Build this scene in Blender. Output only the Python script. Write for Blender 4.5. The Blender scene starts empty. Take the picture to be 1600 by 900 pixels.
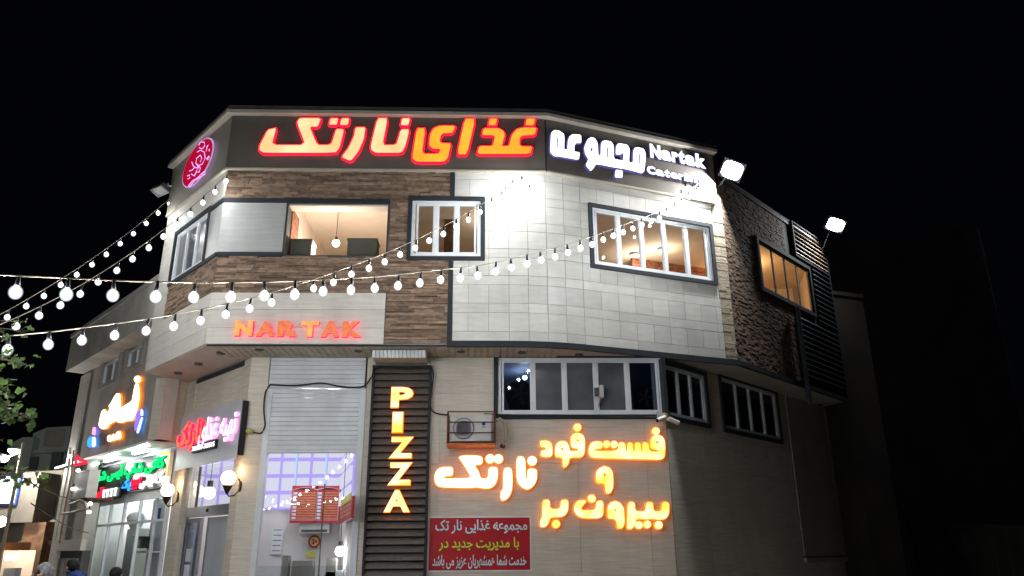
import bpy, bmesh, math, random
from mathutils import Vector, Matrix
random.seed(7)
sc = bpy.context.scene
COL = sc.collection

# ------------------------------------------------------------------ camera
F, CX, CY, CAMH = 1203., 800., 450., 1.75
_up = Vector((775. - CX, -3050. - CY, F)).normalized()        # world up in image axes (x right, y down, z forward)
_fh = (Vector((0, 0, 1)) - _up * _up.z).normalized()
_rt = _fh.cross(_up)
if _rt.x < 0: _rt = -_rt
_a = math.radians(2.0)
_X = _rt * math.cos(_a) + _fh * math.sin(_a)
_Y = _fh * math.cos(_a) - _rt * math.sin(_a)
_Z = _up
EYE = Vector((0, 0, CAMH))
def ray(x, y):
    v = Vector((x - CX, y - CY, F))
    return Vector((_X.dot(v), _Y.dot(v), _Z.dot(v)))
def w(v):
    return Vector((_X.dot(v), _Y.dot(v), _Z.dot(v)))
cam = bpy.data.cameras.new('camera'); cam_o = bpy.data.objects.new('camera', cam); COL.objects.link(cam_o)
cam.sensor_width = 36; cam.lens = F / 1600 * 36; cam.clip_end = 2000; cam.clip_start = .05
_r, _u, _b = w(Vector((1, 0, 0))), w(Vector((0, -1, 0))), w(Vector((0, 0, -1)))
cam_o.matrix_world = Matrix(((_r.x, _u.x, _b.x, 0), (_r.y, _u.y, _b.y, 0), (_r.z, _u.z, _b.z, CAMH), (0, 0, 0, 1)))
sc.camera = cam_o

# ------------------------------------------------------------------ world (night) and exposure
wd = bpy.data.worlds.new('World'); sc.world = wd; wd.use_nodes = True
bg = wd.node_tree.nodes['Background']
bg.inputs[0].default_value = (.35, .42, .7, 1); bg.inputs[1].default_value = .0022
sc.view_settings.view_transform = 'Standard'; sc.view_settings.look = 'None'
sc.view_settings.gamma = 1; sc.view_settings.exposure = 0
sc.cycles.use_denoising = True
sc.cycles.use_light_tree = True
sc.cycles.max_bounces = 6; sc.cycles.diffuse_bounces = 3; sc.cycles.transparent_max_bounces = 12
sc.cycles.sample_clamp_indirect = 4
sc.cycles.caustics_reflective = False; sc.cycles.caustics_refractive = False

# ------------------------------------------------------------------ materials
M = {}
def nodes(m):
    m.use_nodes = True; return m.node_tree.nodes, m.node_tree.links
def mat(name, col, rough=.7, metal=0, noise=.12, scale=6, stretch=(1, 1, 1), bump=.15, col2=None, island=0., objrand=0., spec=.4, detail=5):
    m = bpy.data.materials.new(name); N, L = nodes(m); p = N['Principled BSDF']
    p.inputs['Roughness'].default_value = rough; p.inputs['Metallic'].default_value = metal
    p.inputs['Specular IOR Level'].default_value = spec
    tc = N.new('ShaderNodeTexCoord'); mp = N.new('ShaderNodeMapping'); mp.inputs['Scale'].default_value = stretch
    ge = N.new('ShaderNodeNewGeometry')
    L.new(ge.outputs['Position'], mp.inputs[0])
    nz = N.new('ShaderNodeTexNoise'); nz.inputs['Scale'].default_value = scale; nz.inputs['Detail'].default_value = detail
    L.new(mp.outputs[0], nz.inputs['Vector'])
    cr = N.new('ShaderNodeValToRGB'); cr.color_ramp.elements[0].position = .3; cr.color_ramp.elements[1].position = .72
    c2 = col2 or tuple(max(0, c * (1 - 2.2 * noise)) for c in col)
    c1 = col if col2 else tuple(min(1, c * (1 + noise)) for c in col)
    cr.color_ramp.elements[0].color = (*c2, 1); cr.color_ramp.elements[1].color = (*c1, 1)
    L.new(nz.outputs[0], cr.inputs[0]); out = cr.outputs[0]
    if island or objrand:
        hs = N.new('ShaderNodeHueSaturation'); mr = N.new('ShaderNodeMapRange'); k = island or objrand
        mr.inputs[3].default_value = 1 - k; mr.inputs[4].default_value = 1 + k
        if island: L.new(ge.outputs['Random Per Island'], mr.inputs[0])
        else:
            oi = N.new('ShaderNodeObjectInfo'); L.new(oi.outputs['Random'], mr.inputs[0])
        L.new(mr.outputs[0], hs.inputs['Value']); L.new(out, hs.inputs['Color']); out = hs.outputs[0]
    mp2 = N.new('ShaderNodeMapping'); mp2.inputs['Scale'].default_value = (1.3, 1.3, .45); L.new(ge.outputs['Position'], mp2.inputs[0])
    st = N.new('ShaderNodeTexNoise'); st.inputs['Scale'].default_value = 1.1; st.inputs['Detail'].default_value = 7; st.inputs['Roughness'].default_value = .65; L.new(mp2.outputs[0], st.inputs['Vector'])
    sm = N.new('ShaderNodeMapRange'); sm.inputs[1].default_value = .35; sm.inputs[2].default_value = .6; sm.inputs[3].default_value = .87; sm.inputs[4].default_value = 1.02; L.new(st.outputs[0], sm.inputs[0])
    h2 = N.new('ShaderNodeHueSaturation'); L.new(out, h2.inputs['Color']); L.new(sm.outputs[0], h2.inputs['Value']); out = h2.outputs[0]
    L.new(out, p.inputs['Base Color'])
    if bump:
        b = N.new('ShaderNodeBump'); b.inputs['Strength'].default_value = bump; b.inputs['Distance'].default_value = .02
        n2 = N.new('ShaderNodeTexNoise'); n2.inputs['Scale'].default_value = scale * 4; n2.inputs['Detail'].default_value = 6
        L.new(mp.outputs[0], n2.inputs['Vector']); L.new(n2.outputs[0], b.inputs['Height']); L.new(b.outputs[0], p.inputs['Normal'])
    M[name] = m; return m
def emit(name, col, s, col2=None, scale=8):
    m = bpy.data.materials.new(name); N, L = nodes(m); N.remove(N['Principled BSDF'])
    e = N.new('ShaderNodeEmission'); e.inputs[0].default_value = (*col, 1); e.inputs[1].default_value = s
    if col2:
        nz = N.new('ShaderNodeTexNoise'); nz.inputs['Scale'].default_value = scale; ge = N.new('ShaderNodeNewGeometry')
        L.new(ge.outputs['Position'], nz.inputs['Vector'])
        cr = N.new('ShaderNodeValToRGB'); cr.color_ramp.elements[0].position = .35; cr.color_ramp.elements[1].position = .65
        cr.color_ramp.elements[0].color = (*col2, 1); cr.color_ramp.elements[1].color = (*col, 1)
        L.new(nz.outputs[0], cr.inputs[0]); L.new(cr.outputs[0], e.inputs[0])
    L.new(e.outputs[0], N['Material Output'].inputs[0]); M[name] = m; return m
def glass(name, tint=(1, 1, 1), refl=.12, rough=.02):
    m = bpy.data.materials.new(name); N, L = nodes(m); N.remove(N['Principled BSDF'])
    t = N.new('ShaderNodeBsdfTransparent'); t.inputs[0].default_value = (*tint, 1)
    g = N.new('ShaderNodeBsdfGlossy'); g.inputs['Roughness'].default_value = rough
    mx = N.new('ShaderNodeMixShader'); lw = N.new('ShaderNodeLayerWeight'); lw.inputs[0].default_value = .5
    pw = N.new('ShaderNodeMath'); pw.operation = 'POWER'; pw.inputs[1].default_value = 4; L.new(lw.outputs['Facing'], pw.inputs[0])
    ma = N.new('ShaderNodeMath'); ma.operation = 'MULTIPLY_ADD'; ma.inputs[1].default_value = .55; ma.inputs[2].default_value = refl * .3; L.new(pw.outputs[0], ma.inputs[0])
    L.new(ma.outputs[0], mx.inputs[0]); L.new(t.outputs[0], mx.inputs[1]); L.new(g.outputs[0], mx.inputs[2])
    L.new(mx.outputs[0], N['Material Output'].inputs[0]); M[name] = m; return m

mat('travertine', (.63, .56, .465), .55, noise=.085, scale=3.2, stretch=(.7, .7, 16), bump=.06, objrand=.05)
mat('travertine_dark', (.36, .32, .275), .6, noise=.10, scale=3.2, stretch=(.7, .7, 16), bump=.08, objrand=.04)
mat('cream_slab', (.62, .585, .52), .5, noise=.06, scale=2.6, stretch=(.7, .7, 12), bump=.06, objrand=.04)
mat('tile', (.62, .60, .55), .35, noise=.045, scale=3.4, stretch=(.9, .9, 5), bump=.04, objrand=.085)
mat('grey_white_panel', (.40, .40, .38), .4, noise=.05, scale=2.6, stretch=(.7, .7, 12), bump=.03, objrand=.03)
mat('joint', (.20, .19, .175), .9)
mat('ledge_stone', (.30, .20, .135), .85, col2=(.15, .10, .07), scale=9, stretch=(1, 1, 2.5), bump=.35, island=.45)
mat('edge_stone', (.50, .42, .31), .85, col2=(.38, .31, .23), scale=7, bump=.6, island=.12)
mat('fascia_panel', (.125, .108, .092), .42, noise=.06, scale=1.5, bump=0)
mat('fascia_beige', (.27, .245, .20), .5, noise=.06, scale=1.5, bump=0)
mat('cornice', (.42, .38, .31), .5, noise=.06, scale=2, bump=0)
mat('anthracite', (.022, .027, .033), .8, noise=.1, scale=5, bump=.03)
mat('white_pvc', (.74, .76, .78), .35, noise=.03, scale=5, bump=0)
mat('shutter_white', (.62, .64, .66), .42, noise=.05, scale=3, bump=0, objrand=.03)
mat('plank', (.50, .44, .35), .6, noise=.12, scale=4, bump=.05, objrand=.07)
mat('soffit_paint', (.50, .46, .38), .7, noise=.06, scale=2, bump=.03)
mat('slat_bronze', (.19, .165, .145), .40, metal=.35, noise=.14, scale=5, stretch=(2, 2, 12), bump=.06, objrand=.1)
mat('slat_dark', (.045, .05, .055), .45, metal=.3, noise=.1, scale=5, bump=.04, objrand=.1)
mat('slat_lit', (.62, .45, .33), .5, noise=.2, scale=5, bump=.06, objrand=.1)  # lighter copy of the louvre slats, floodlight's warm light in the colour
mat('rust_metal', (.15, .035, .022), .6, noise=.2, scale=20)
mat('tray_amber_lit', (.55, .16, .04), .6, noise=.2, scale=14)  # rust, with the amber light of the wall letters put into the colour
mat('black_rubber', (.012, .012, .012), .5, noise=.1)
mat('plaster_grey', (.33, .32, .29), .85, noise=.12, scale=1.5, bump=.1)
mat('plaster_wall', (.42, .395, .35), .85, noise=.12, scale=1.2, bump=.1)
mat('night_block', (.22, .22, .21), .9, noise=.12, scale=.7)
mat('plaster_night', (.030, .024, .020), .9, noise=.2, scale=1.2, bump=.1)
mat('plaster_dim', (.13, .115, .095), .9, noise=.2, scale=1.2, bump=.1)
mat('pale_house', (.40, .44, .40), .85, noise=.08, scale=.8, bump=.05)
mat('brick_side', (.30, .12, .07), .85, noise=.25, scale=12, bump=.5)
mat('room_peach', (.80, .68, .56), .8, noise=.02, scale=1, bump=0)
mat('room_white', (.72, .70, .68), .7, noise=.02, scale=1, bump=0)
mat('room_blue', (.20, .24, .32), .7, noise=.05, scale=1, bump=0)
mat('wood_brown', (.20, .10, .05), .6, noise=.25, scale=6, bump=.1)
mat('olive_box', (.10, .10, .075), .7, noise=.08, scale=4)
mat('ac_white', (.55, .54, .51), .45, noise=.06, scale=5, bump=0)
mat('grey_dark', (.07, .07, .07), .6, noise=.1)
mat('hose', (.42, .36, .28), .6, noise=.1)
mat('yellow_plastic', (.45, .40, .12), .5, noise=.1)
mat('road_surface', (.13, .125, .115), .85, noise=.25, scale=3, bump=.5)
mat('pavement', (.32, .30, .27), .85, noise=.15, scale=3, bump=.3)
mat('roof', (.12, .12, .12), .9, noise=.1)
mat('banner_red', (.48, .008, .018), .5, noise=.10, scale=3, bump=.08)
mat('print_white', (.75, .76, .80), .6, noise=.02, bump=0)
mat('print_yellow', (.70, .70, .05), .6, noise=.02, bump=0)
mat('print_black', (.012, .01, .012), .6, noise=.02, bump=0)
mat('board_grey', (.50, .50, .53), .4, noise=.03, scale=2, bump=0)
mat('board_black', (.012, .016, .016), .3, noise=.02, bump=0)
mat('leaf', (.10, .17, .035), .6, noise=.2, scale=9, bump=0, island=.5)
mat('bark', (.13, .10, .075), .9, noise=.3, scale=12, bump=.6)
mat('skin', (.42, .26, .19), .6, noise=.05, bump=0)
mat('hair_black', (.012, .010, .009), .7, noise=.3, scale=30)
mat('hair_grey', (.28, .28, .29), .8, noise=.3, scale=30)
mat('cloth_blue', (.02, .05, .22), .85, noise=.15)
mat('cloth_dark', (.03, .03, .04), .85, noise=.15)
mat('cloth_grey', (.16, .15, .15), .85, noise=.15)
mat('menu_red', (.42, .02, .04), .5, noise=.05, bump=0)
mat('menu_pink', (.72, .42, .46), .5, noise=.05, bump=0)
mat('menu_orange', (.62, .24, .10), .5, noise=.2, scale=30, bump=0)
mat('note_yellow', (.62, .62, .15), .6, noise=.02, bump=0)
mat('steel', (.45, .46, .47), .3, metal=.8, noise=.05, bump=0)
mat('brass_brown', (.06, .03, .018), .4, metal=.5, noise=.1)
glass('pane_glass', (.93, .95, .95), .10)
glass('pane_tinted', (.55, .60, .66), .16)
glass('pane_dark', (.16, .18, .22), .2)
mat('pane_frosted', (.12, .128, .14), .18, noise=.15, scale=2, bump=0)
mat('pane_curtain', (.27, .27, .27), .3, noise=.3, scale=3, stretch=(8, 8, .3), bump=0)
BW = 350
emit('bulb_glow', (.93, .97, 1.), BW)
emit('bulb_tired', (1., .9, .75), BW * .35)
def halo_shell(name, col, s_, k=2.2):
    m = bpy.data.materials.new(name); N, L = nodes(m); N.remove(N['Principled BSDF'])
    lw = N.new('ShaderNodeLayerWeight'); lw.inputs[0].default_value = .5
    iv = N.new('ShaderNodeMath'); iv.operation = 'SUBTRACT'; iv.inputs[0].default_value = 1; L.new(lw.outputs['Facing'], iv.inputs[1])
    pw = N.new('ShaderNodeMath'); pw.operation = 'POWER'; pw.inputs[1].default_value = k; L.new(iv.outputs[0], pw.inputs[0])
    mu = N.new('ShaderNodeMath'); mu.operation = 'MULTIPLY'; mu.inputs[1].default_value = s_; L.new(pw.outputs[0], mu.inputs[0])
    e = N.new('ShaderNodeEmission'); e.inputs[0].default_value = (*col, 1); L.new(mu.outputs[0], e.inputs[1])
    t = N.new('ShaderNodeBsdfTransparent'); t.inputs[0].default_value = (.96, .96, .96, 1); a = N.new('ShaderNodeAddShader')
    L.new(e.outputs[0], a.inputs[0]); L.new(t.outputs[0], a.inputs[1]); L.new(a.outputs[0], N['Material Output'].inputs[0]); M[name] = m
halo_shell('bulb_halo', (.88, .95, 1.), 2.3, 3.2)  # weak emission fading to the rim paints a soft glow around the core
emit('flood_glow', (.95, .98, 1.), 26)
emit('globe_glow', (1., .82, .62), 4.2)
emit('room_lamp', (1., .93, .85), 24)
emit('cream_face', (1.5, .93, .50), 1.0, (1.5, .70, .30), 2)
emit('amber_face', (1.35, .58, .05), 1.0, (1.3, .42, .03), 2)
emit('red_rim', (1., .008, .035), 2.2)
emit('white_face', (.93, .95, 1.), 1.9)
emit('violet_rim', (.30, .26, 1.), .40)
emit('wall_amber_face', (1.7, 1.30, .72), 1.25, (1.45, .80, .12), 3)
emit('wall_white_face', (1.7, 1.4, .85), 1.5)
emit('wall_amber_rim', (1., .22, .008), 1.9)
emit('small_red_rim', (.9, .012, .07), 3.0)
emit('strong_red_rim', (1., .004, .03), 5)
emit('orange_pink_face', (1.0, .30, .13), .95, (.85, .22, .10), 14)
emit('yellow_pink_face', (1.1, .58, .16), 1.0, (1., .42, .13), 12)
emit('logo_red', (.50, .004, .035), .9)
emit('logo_pink', (.85, .42, 1.), 1.35)
emit('logo_rim', (.75, .50, .95), .7)
emit('neon_green', (.01, 1., .22), 1.3)
emit('neon_red', (1., .015, .05), 1.7)
emit('neon_white', (.95, .98, 1.), 1.8)
emit('neon_blue', (.03, .30, 1.), 2.)
emit('neon_violet', (.20, .14, 1.), 1.8)
emit('neon_amber', (1., .60, .12), 2.0)
emit('neon_pink', (1., .35, .75), 1.7)
emit('led_violet', (.52, .40, 1.), 1.1)
emit('led_cyan', (.50, .80, 1.), 1.1)
emit('panel_glow', (.84, .82, 1.), 1.0)  # white wall tiles given a glow of their own for the light on them
emit('spot_white', (1., 1., 1.), 12)
emit('shop_light', (.93, .97, 1.), 9)
emit('far_sign', (.9, .95, 1.), 3.0)
emit('street_glow', (1., .93, .80), 90)
emit('warm_lamp', (1., .75, .50), 5)

# ------------------------------------------------------------------ helpers
class Fr:
    """vertical facade frame: s to the right seen from outside, z up, o outwards"""
    def __init__(s, o, u, out=0):
        s.u = Vector((u[0], u[1], 0)).normalized(); s.n = Vector((s.u.y, -s.u.x, 0))
        s.o = Vector((o[0], o[1], 0)) + s.n * out
    def P(s, a, o, z): return s.o + s.u * a + s.n * o + Vector((0, 0, z))
    def at(s, x, y, out=0):
        v = ray(x, y); p0 = s.o + s.n * out
        p = EYE + v * ((p0 - EYE).dot(s.n) / v.dot(s.n)); d = p - s.o
        return d.dot(s.u), p.z
def tag(o, label=None, cat=None, group=None, kind=None):
    if label: o['label'] = label
    if cat: o['category'] = cat
    if group: o['group'] = group
    if kind: o['kind'] = kind
    return o
def empty(name, loc, label=None, cat=None, group=None, kind=None):
    o = bpy.data.objects.new(name, None); COL.objects.link(o); o.location = loc; o.empty_display_size = .1
    return tag(o, label, cat, group, kind)
def world_loc(o):
    v = Vector((0, 0, 0))
    while o is not None: v = v + o.location; o = o.parent
    return v
class MB:
    def __init__(s): s.v = []; s.f = []; s.m = []
    def add(s, vs, fs, mi=0):
        b = len(s.v); s.v += [Vector(v) for v in vs]; s.f += [tuple(i + b for i in f) for f in fs]; s.m += [mi] * len(fs); return s
    def box(s, fr, a0, a1, o0, o1, z0, z1, mi=0):
        P = fr.P; v = [P(a0, o0, z0), P(a1, o0, z0), P(a1, o1, z0), P(a0, o1, z0), P(a0, o0, z1), P(a1, o0, z1), P(a1, o1, z1), P(a0, o1, z1)]
        return s.add(v, [(0, 1, 2, 3), (7, 6, 5, 4), (0, 4, 5, 1), (1, 5, 6, 2), (2, 6, 7, 3), (3, 7, 4, 0)], mi)
    def prism(s, poly, z0, z1, mi=0):
        n = len(poly); v = [Vector((x, y, z0)) for x, y in poly] + [Vector((x, y, z1)) for x, y in poly]
        return s.add(v, [tuple(range(n)), tuple(range(2 * n - 1, n - 1, -1))] + [(i, i + n, (i + 1) % n + n, (i + 1) % n) for i in range(n)], mi)
    def tube(s, pts, r, seg=6, mi=0):
        pts = [Vector(p) for p in pts]; b = len(s.v); n = len(pts)
        rr = r if isinstance(r, (list, tuple)) else [r] * n
        for i, p in enumerate(pts):
            t = (pts[min(i + 1, n - 1)] - pts[max(i - 1, 0)]).normalized()
            a = Vector((0, 0, 1)) if abs(t.z) < .9 else Vector((1, 0, 0))
            x = t.cross(a).normalized(); y = t.cross(x)
            for k in range(seg):
                th = 2 * math.pi * k / seg; s.v.append(p + (x * math.cos(th) + y * math.sin(th)) * rr[i])
        for i in range(n - 1):
            for k in range(seg):
                k2 = (k + 1) % seg; s.f.append((b + i * seg + k, b + i * seg + k2, b + (i + 1) * seg + k2, b + (i + 1) * seg + k)); s.m.append(mi)
        s.f.append(tuple(b + k for k in range(seg))[::-1]); s.f.append(tuple(b + (n - 1) * seg + k for k in range(seg))); s.m += [mi, mi]
        return s
    def ball(s, c, r, seg=12, rings=8, sz=1., mi=0):
        c = Vector(c); b = len(s.v); s.v.append(c + Vector((0, 0, r * sz)))
        for i in range(1, rings):
            ph = math.pi * i / rings
            for k in range(seg):
                th = 2 * math.pi * k / seg; s.v.append(c + Vector((r * math.sin(ph) * math.cos(th), r * math.sin(ph) * math.sin(th), r * sz * math.cos(ph))))
        s.v.append(c - Vector((0, 0, r * sz))); e = len(s.v) - 1
        for k in range(seg):
            k2 = (k + 1) % seg; s.f.append((b, b + 1 + k, b + 1 + k2)); s.m.append(mi)
            s.f.append((e, b + 1 + (rings - 2) * seg + k2, b + 1 + (rings - 2) * seg + k)); s.m.append(mi)
            for i in range(rings - 2):
                s.f.append((b + 1 + i * seg + k, b + 1 + (i + 1) * seg + k, b + 1 + (i + 1) * seg + k2, b + 1 + i * seg + k2)); s.m.append(mi)
        return s
    def disc(s, fr, a, z, r, o0, o1, seg=28, mi=0, rz=None):
        rz = rz or r
        pts = [(a + r * math.cos(2 * math.pi * k / seg), z + rz * math.sin(2 * math.pi * k / seg)) for k in range(seg)]
        v = [fr.P(x, o0, y) for x, y in pts] + [fr.P(x, o1, y) for x, y in pts]; n = seg
        return s.add(v, [tuple(range(n)), tuple(range(2 * n - 1, n - 1, -1))] + [(i, i + n, (i + 1) % n + n, (i + 1) % n) for i in range(n)], mi)
    def build(s, name, mt, parent=None, smooth=False, **kw):
        org = world_loc(parent) if parent is not None else None
        if org is None:
            if kw.get('kind') == 'structure': org = Vector((0, 0, 0))
            else:
                mn = Vector([min(v[i] for v in s.v) for i in range(3)]); mx = Vector([max(v[i] for v in s.v) for i in range(3)])
                org = Vector(((mn.x + mx.x) / 2, (mn.y + mx.y) / 2, mn.z))
        me = bpy.data.meshes.new(name); me.from_pydata([v - org for v in s.v], [], s.f)
        for m in (mt if isinstance(mt, (list, tuple)) else [mt]): me.materials.append(M[m])
        if any(s.m): me.polygons.foreach_set('material_index', s.m)
        if smooth: me.polygons.foreach_set('use_smooth', [True] * len(me.polygons))
        bm = bmesh.new(); bm.from_mesh(me); bmesh.ops.recalc_face_normals(bm, faces=bm.faces); bm.to_mesh(me); bm.free()
        o = bpy.data.objects.new(name, me); COL.objects.link(o)
        if parent is not None: o.parent = parent
        else: o.location = org
        return tag(o, **kw)
def box(name, mt, parent, fr, a0, a1, o0, o1, z0, z1, **kw):
    return MB().box(fr, a0, a1, o0, o1, z0, z1).build(name, mt, parent, **kw)
_unit = {}
def piece(name, mt, parent, fr, a0, a1, o0, o1, z0, z1, bev=0.0):
    """a box that shares its unit mesh with every like piece"""
    k = (mt, name)
    if k not in _unit:
        me = bpy.data.meshes.new(name)
        me.from_pydata([(x, y, z) for z in (-.5, .5) for y in (-.5, .5) for x in (-.5, .5)], [], [(0, 2, 3, 1), (4, 5, 7, 6), (0, 1, 5, 4), (2, 6, 7, 3), (0, 4, 6, 2), (1, 3, 7, 5)])
        me.materials.append(M[mt]); _unit[k] = me
    o = bpy.data.objects.new(name, _unit[k]); COL.objects.link(o); o.parent = parent
    c = fr.P((a0 + a1) / 2, (o0 + o1) / 2, (z0 + z1) / 2) - world_loc(parent)
    o.location = c; o.rotation_euler = (0, 0, math.atan2(fr.u.y, fr.u.x)); o.scale = (abs(a1 - a0), abs(o1 - o0), abs(z1 - z0))
    return o
def holes_wall(mb, fr, a0, a1, o0, o1, z0, z1, holes, mi=0):
    """solid wall minus rectangular holes, as non-overlapping boxes"""
    xs = sorted({a0, a1, *[min(max(h[0], a0), a1) for h in holes], *[min(max(h[1], a0), a1) for h in holes]})
    for x0, x1 in zip(xs, xs[1:]):
        if x1 - x0 < 1e-4: continue
        zz = sorted([(h[2], h[3]) for h in holes if h[0] <= x0 + 1e-5 and h[1] >= x1 - 1e-5]); z = z0
        for b, t in zz:
            if b > z: mb.box(fr, x0, x1, o0, o1, z, b, mi)
            z = max(z, t)
        if z < z1 - 1e-4: mb.box(fr, x0, x1, o0, o1, z, z1, mi)
    return mb
def ledge(mb, fr, a0, a1, z0, z1, holes=(), o0=0.0, mn=.12, mx=.42, h0=.04, h1=.062, d=.035):
    z = z0
    while z < z1 - .01:
        h = min(random.uniform(h0, h1), z1 - z); x = a0 - random.random() * .2
        while x < a1:
            l = random.uniform(mn, mx); xa, xb = max(x, a0), min(x + l, a1)
            zc = z + h / 2
            for ha, hb, hz0, hz1 in holes:
                if hz0 < zc < hz1 and xa < hb and xb > ha:
                    if xa < ha and xb > ha: xb = ha
                    elif xb > hb and xa < hb: xa = hb
                    else: xb = xa
            if xb - xa > .02: mb.box(fr, xa + .002, xb - .002, o0 - .02, o0 + random.uniform(.004, d), z + .002, z + h - .002)
            x += l
        z += h

# ---- lettering
FORMS = {'ا': (0xFE8D, 0xFE8E), 'آ': (0xFE81, 0xFE82), 'ب': (0xFE8F, 0xFE90, 0xFE91, 0xFE92), 'پ': (0xFB56, 0xFB57, 0xFB58, 0xFB59), 'ت': (0xFE95, 0xFE96, 0xFE97, 0xFE98),
 'ج': (0xFE9D, 0xFE9E, 0xFE9F, 0xFEA0), 'چ': (0xFB7A, 0xFB7B, 0xFB7C, 0xFB7D), 'خ': (0xFEA5, 0xFEA6, 0xFEA7, 0xFEA8), 'د': (0xFEA9, 0xFEAA), 'ذ': (0xFEAB, 0xFEAC), 'ر': (0xFEAD, 0xFEAE), 'ز': (0xFEAF, 0xFEB0),
 'س': (0xFEB1, 0xFEB2, 0xFEB3, 0xFEB4), 'ش': (0xFEB5, 0xFEB6, 0xFEB7, 0xFEB8), 'ص': (0xFEB9, 0xFEBA, 0xFEBB, 0xFEBC), 'ع': (0xFEC9, 0xFECA, 0xFECB, 0xFECC), 'غ': (0xFECD, 0xFECE, 0xFECF, 0xFED0),
 'ف': (0xFED1, 0xFED2, 0xFED3, 0xFED4), 'ق': (0xFED5, 0xFED6, 0xFED7, 0xFED8), 'ک': (0xFB8E, 0xFB8F, 0xFB90, 0xFB91), 'گ': (0xFB92, 0xFB93, 0xFB94, 0xFB95), 'ل': (0xFEDD, 0xFEDE, 0xFEDF, 0xFEE0),
 'م': (0xFEE1, 0xFEE2, 0xFEE3, 0xFEE4), 'ن': (0xFEE5, 0xFEE6, 0xFEE7, 0xFEE8), 'ه': (0xFEE9, 0xFEEA, 0xFEEB, 0xFEEC), 'و': (0xFEED, 0xFEEE), 'ی': (0xFBFC, 0xFBFD, 0xFBFE, 0xFBFF)}
def shape(t):
    out = []
    for i, c in enumerate(t):
        if c not in FORMS: out.append(c); continue
        f = FORMS[c]; pv = i > 0 and t[i - 1] in FORMS and len(FORMS[t[i - 1]]) == 4; nx = i + 1 < len(t) and t[i + 1] in FORMS and len(f) == 4
        out.append(chr(f[(3 if nx else 1) if pv else (2 if nx else 0)]))
    return ''.join(out[::-1])
def text_geo(t, off=.0, ext=.02):
    c = bpy.data.curves.new('tmp', 'FONT'); c.body = t; c.extrude = ext; c.offset = off; c.resolution_u = 3
    o = bpy.data.objects.new('tmp', c); me = bpy.data.meshes.new_from_object(o)
    vs = [v.co.copy() for v in me.vertices]; fs = [tuple(p.vertices) for p in me.polygons]; nz = [p.normal.z for p in me.polygons]
    bpy.data.objects.remove(o); bpy.data.curves.remove(c); bpy.data.meshes.remove(me)
    return vs, fs, nz
def put_text(mb, fr, t, a0, a1, z0, z1, o0, o1, off=.0, mf=0, ms=None, slant=0.):
    vs, fs, nz = text_geo(t, off)
    x0 = min(v.x for v in vs); x1 = max(v.x for v in vs); y0 = min(v.y for v in vs); y1 = max(v.y for v in vs)
    out = []
    for v in vs:
        ty = (v.y - y0) / (y1 - y0); a = a0 + (a1 - a0) * (v.x - x0) / (x1 - x0) + slant * (ty - .5)
        out.append(fr.P(a, o1 if v.z > 0 else o0, z0 + (z1 - z0) * ty))
    b = len(mb.v); mb.v += out
    for f, n in zip(fs, nz):
        mb.f.append(tuple(i + b for i in f)); mb.m.append(mf if n > .5 or ms is None else ms)
def chaikin(p, k=.22):
    out = []
    n = len(p)
    for i in range(n):
        a, b = p[i], p[(i + 1) % n]
        out += [(a[0] * (1 - k) + b[0] * k, a[1] * (1 - k) + b[1] * k), (a[0] * k + b[0] * (1 - k), a[1] * k + b[1] * (1 - k))]
    return out
def glyph_geo(loops, off):
    c = bpy.data.curves.new('tmp', 'CURVE'); c.dimensions = '2D'; c.fill_mode = 'BOTH'; c.extrude = .5; c.offset = off
    for lp in loops:
        s = c.splines.new('POLY'); s.points.add(len(lp) - 1)
        for i, (x, y) in enumerate(lp): s.points[i].co = (x, y, 0, 1)
        s.use_cyclic_u = True
    o = bpy.data.objects.new('tmp', c); me = bpy.data.meshes.new_from_object(o)
    vs = [v.co.copy() for v in me.vertices]; fs = [tuple(p.vertices) for p in me.polygons]; nz = [p.normal.z for p in me.polygons]
    bpy.data.objects.remove(o); bpy.data.curves.remove(c); bpy.data.meshes.remove(me)
    return vs, fs, nz
def put_glyph(mb, fr, loops, o0, o1, off=0., mf=0, ms=None):
    vs, fs, nz = glyph_geo(loops, off); b = len(mb.v)
    mb.v += [fr.P(v.x, o1 if v.z > 0 else o0, v.y) for v in vs]
    for f, n in zip(fs, nz):
        mb.f.append(tuple(i + b for i in f)); mb.m.append(mf if n > .5 or ms is None else ms)
def area(p): return sum(p[i][0] * p[(i + 1) % len(p)][1] - p[(i + 1) % len(p)][0] * p[i][1] for i in range(len(p)))
def loops_from(fr, out, ox, oy, k, loops, smooth=1):
    """loops in a magnified crop of the facade -> loops in metres on the facade plane"""
    res = []
    for j, lp in enumerate(loops):
        if len(lp) == 1:
            cx, cy, r = lp[0]; lp = [(cx + r * math.cos(t * math.pi / 9), cy + r * math.sin(t * math.pi / 9)) for t in range(18)]
        else:
            for _ in range(smooth): lp = chaikin(lp, .13 if smooth == 1 else .2)
        q = [fr.at(ox + x / k, oy + y / k, out) for x, y in lp]
        want = 1 if j == 0 else -1
        if area(q) * want < 0: q = q[::-1]
        res.append(q)
    return res
def sign_letter(parent, fr, loops, o_back, o_face, face, rim, halo, name='letter'):
    """channel letter: lit face on a slightly larger lit back"""
    mb = MB(); put_glyph(mb, fr, loops, o_back + .02, o_face, 0., 0, 1)
    l = mb.build(name, [face, rim], parent)
    if halo:
        hb = MB(); put_glyph(hb, fr, loops, o_back, o_face - .02, halo, 0)
        hb.build('letter_rim', rim, l)
    return l

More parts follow.
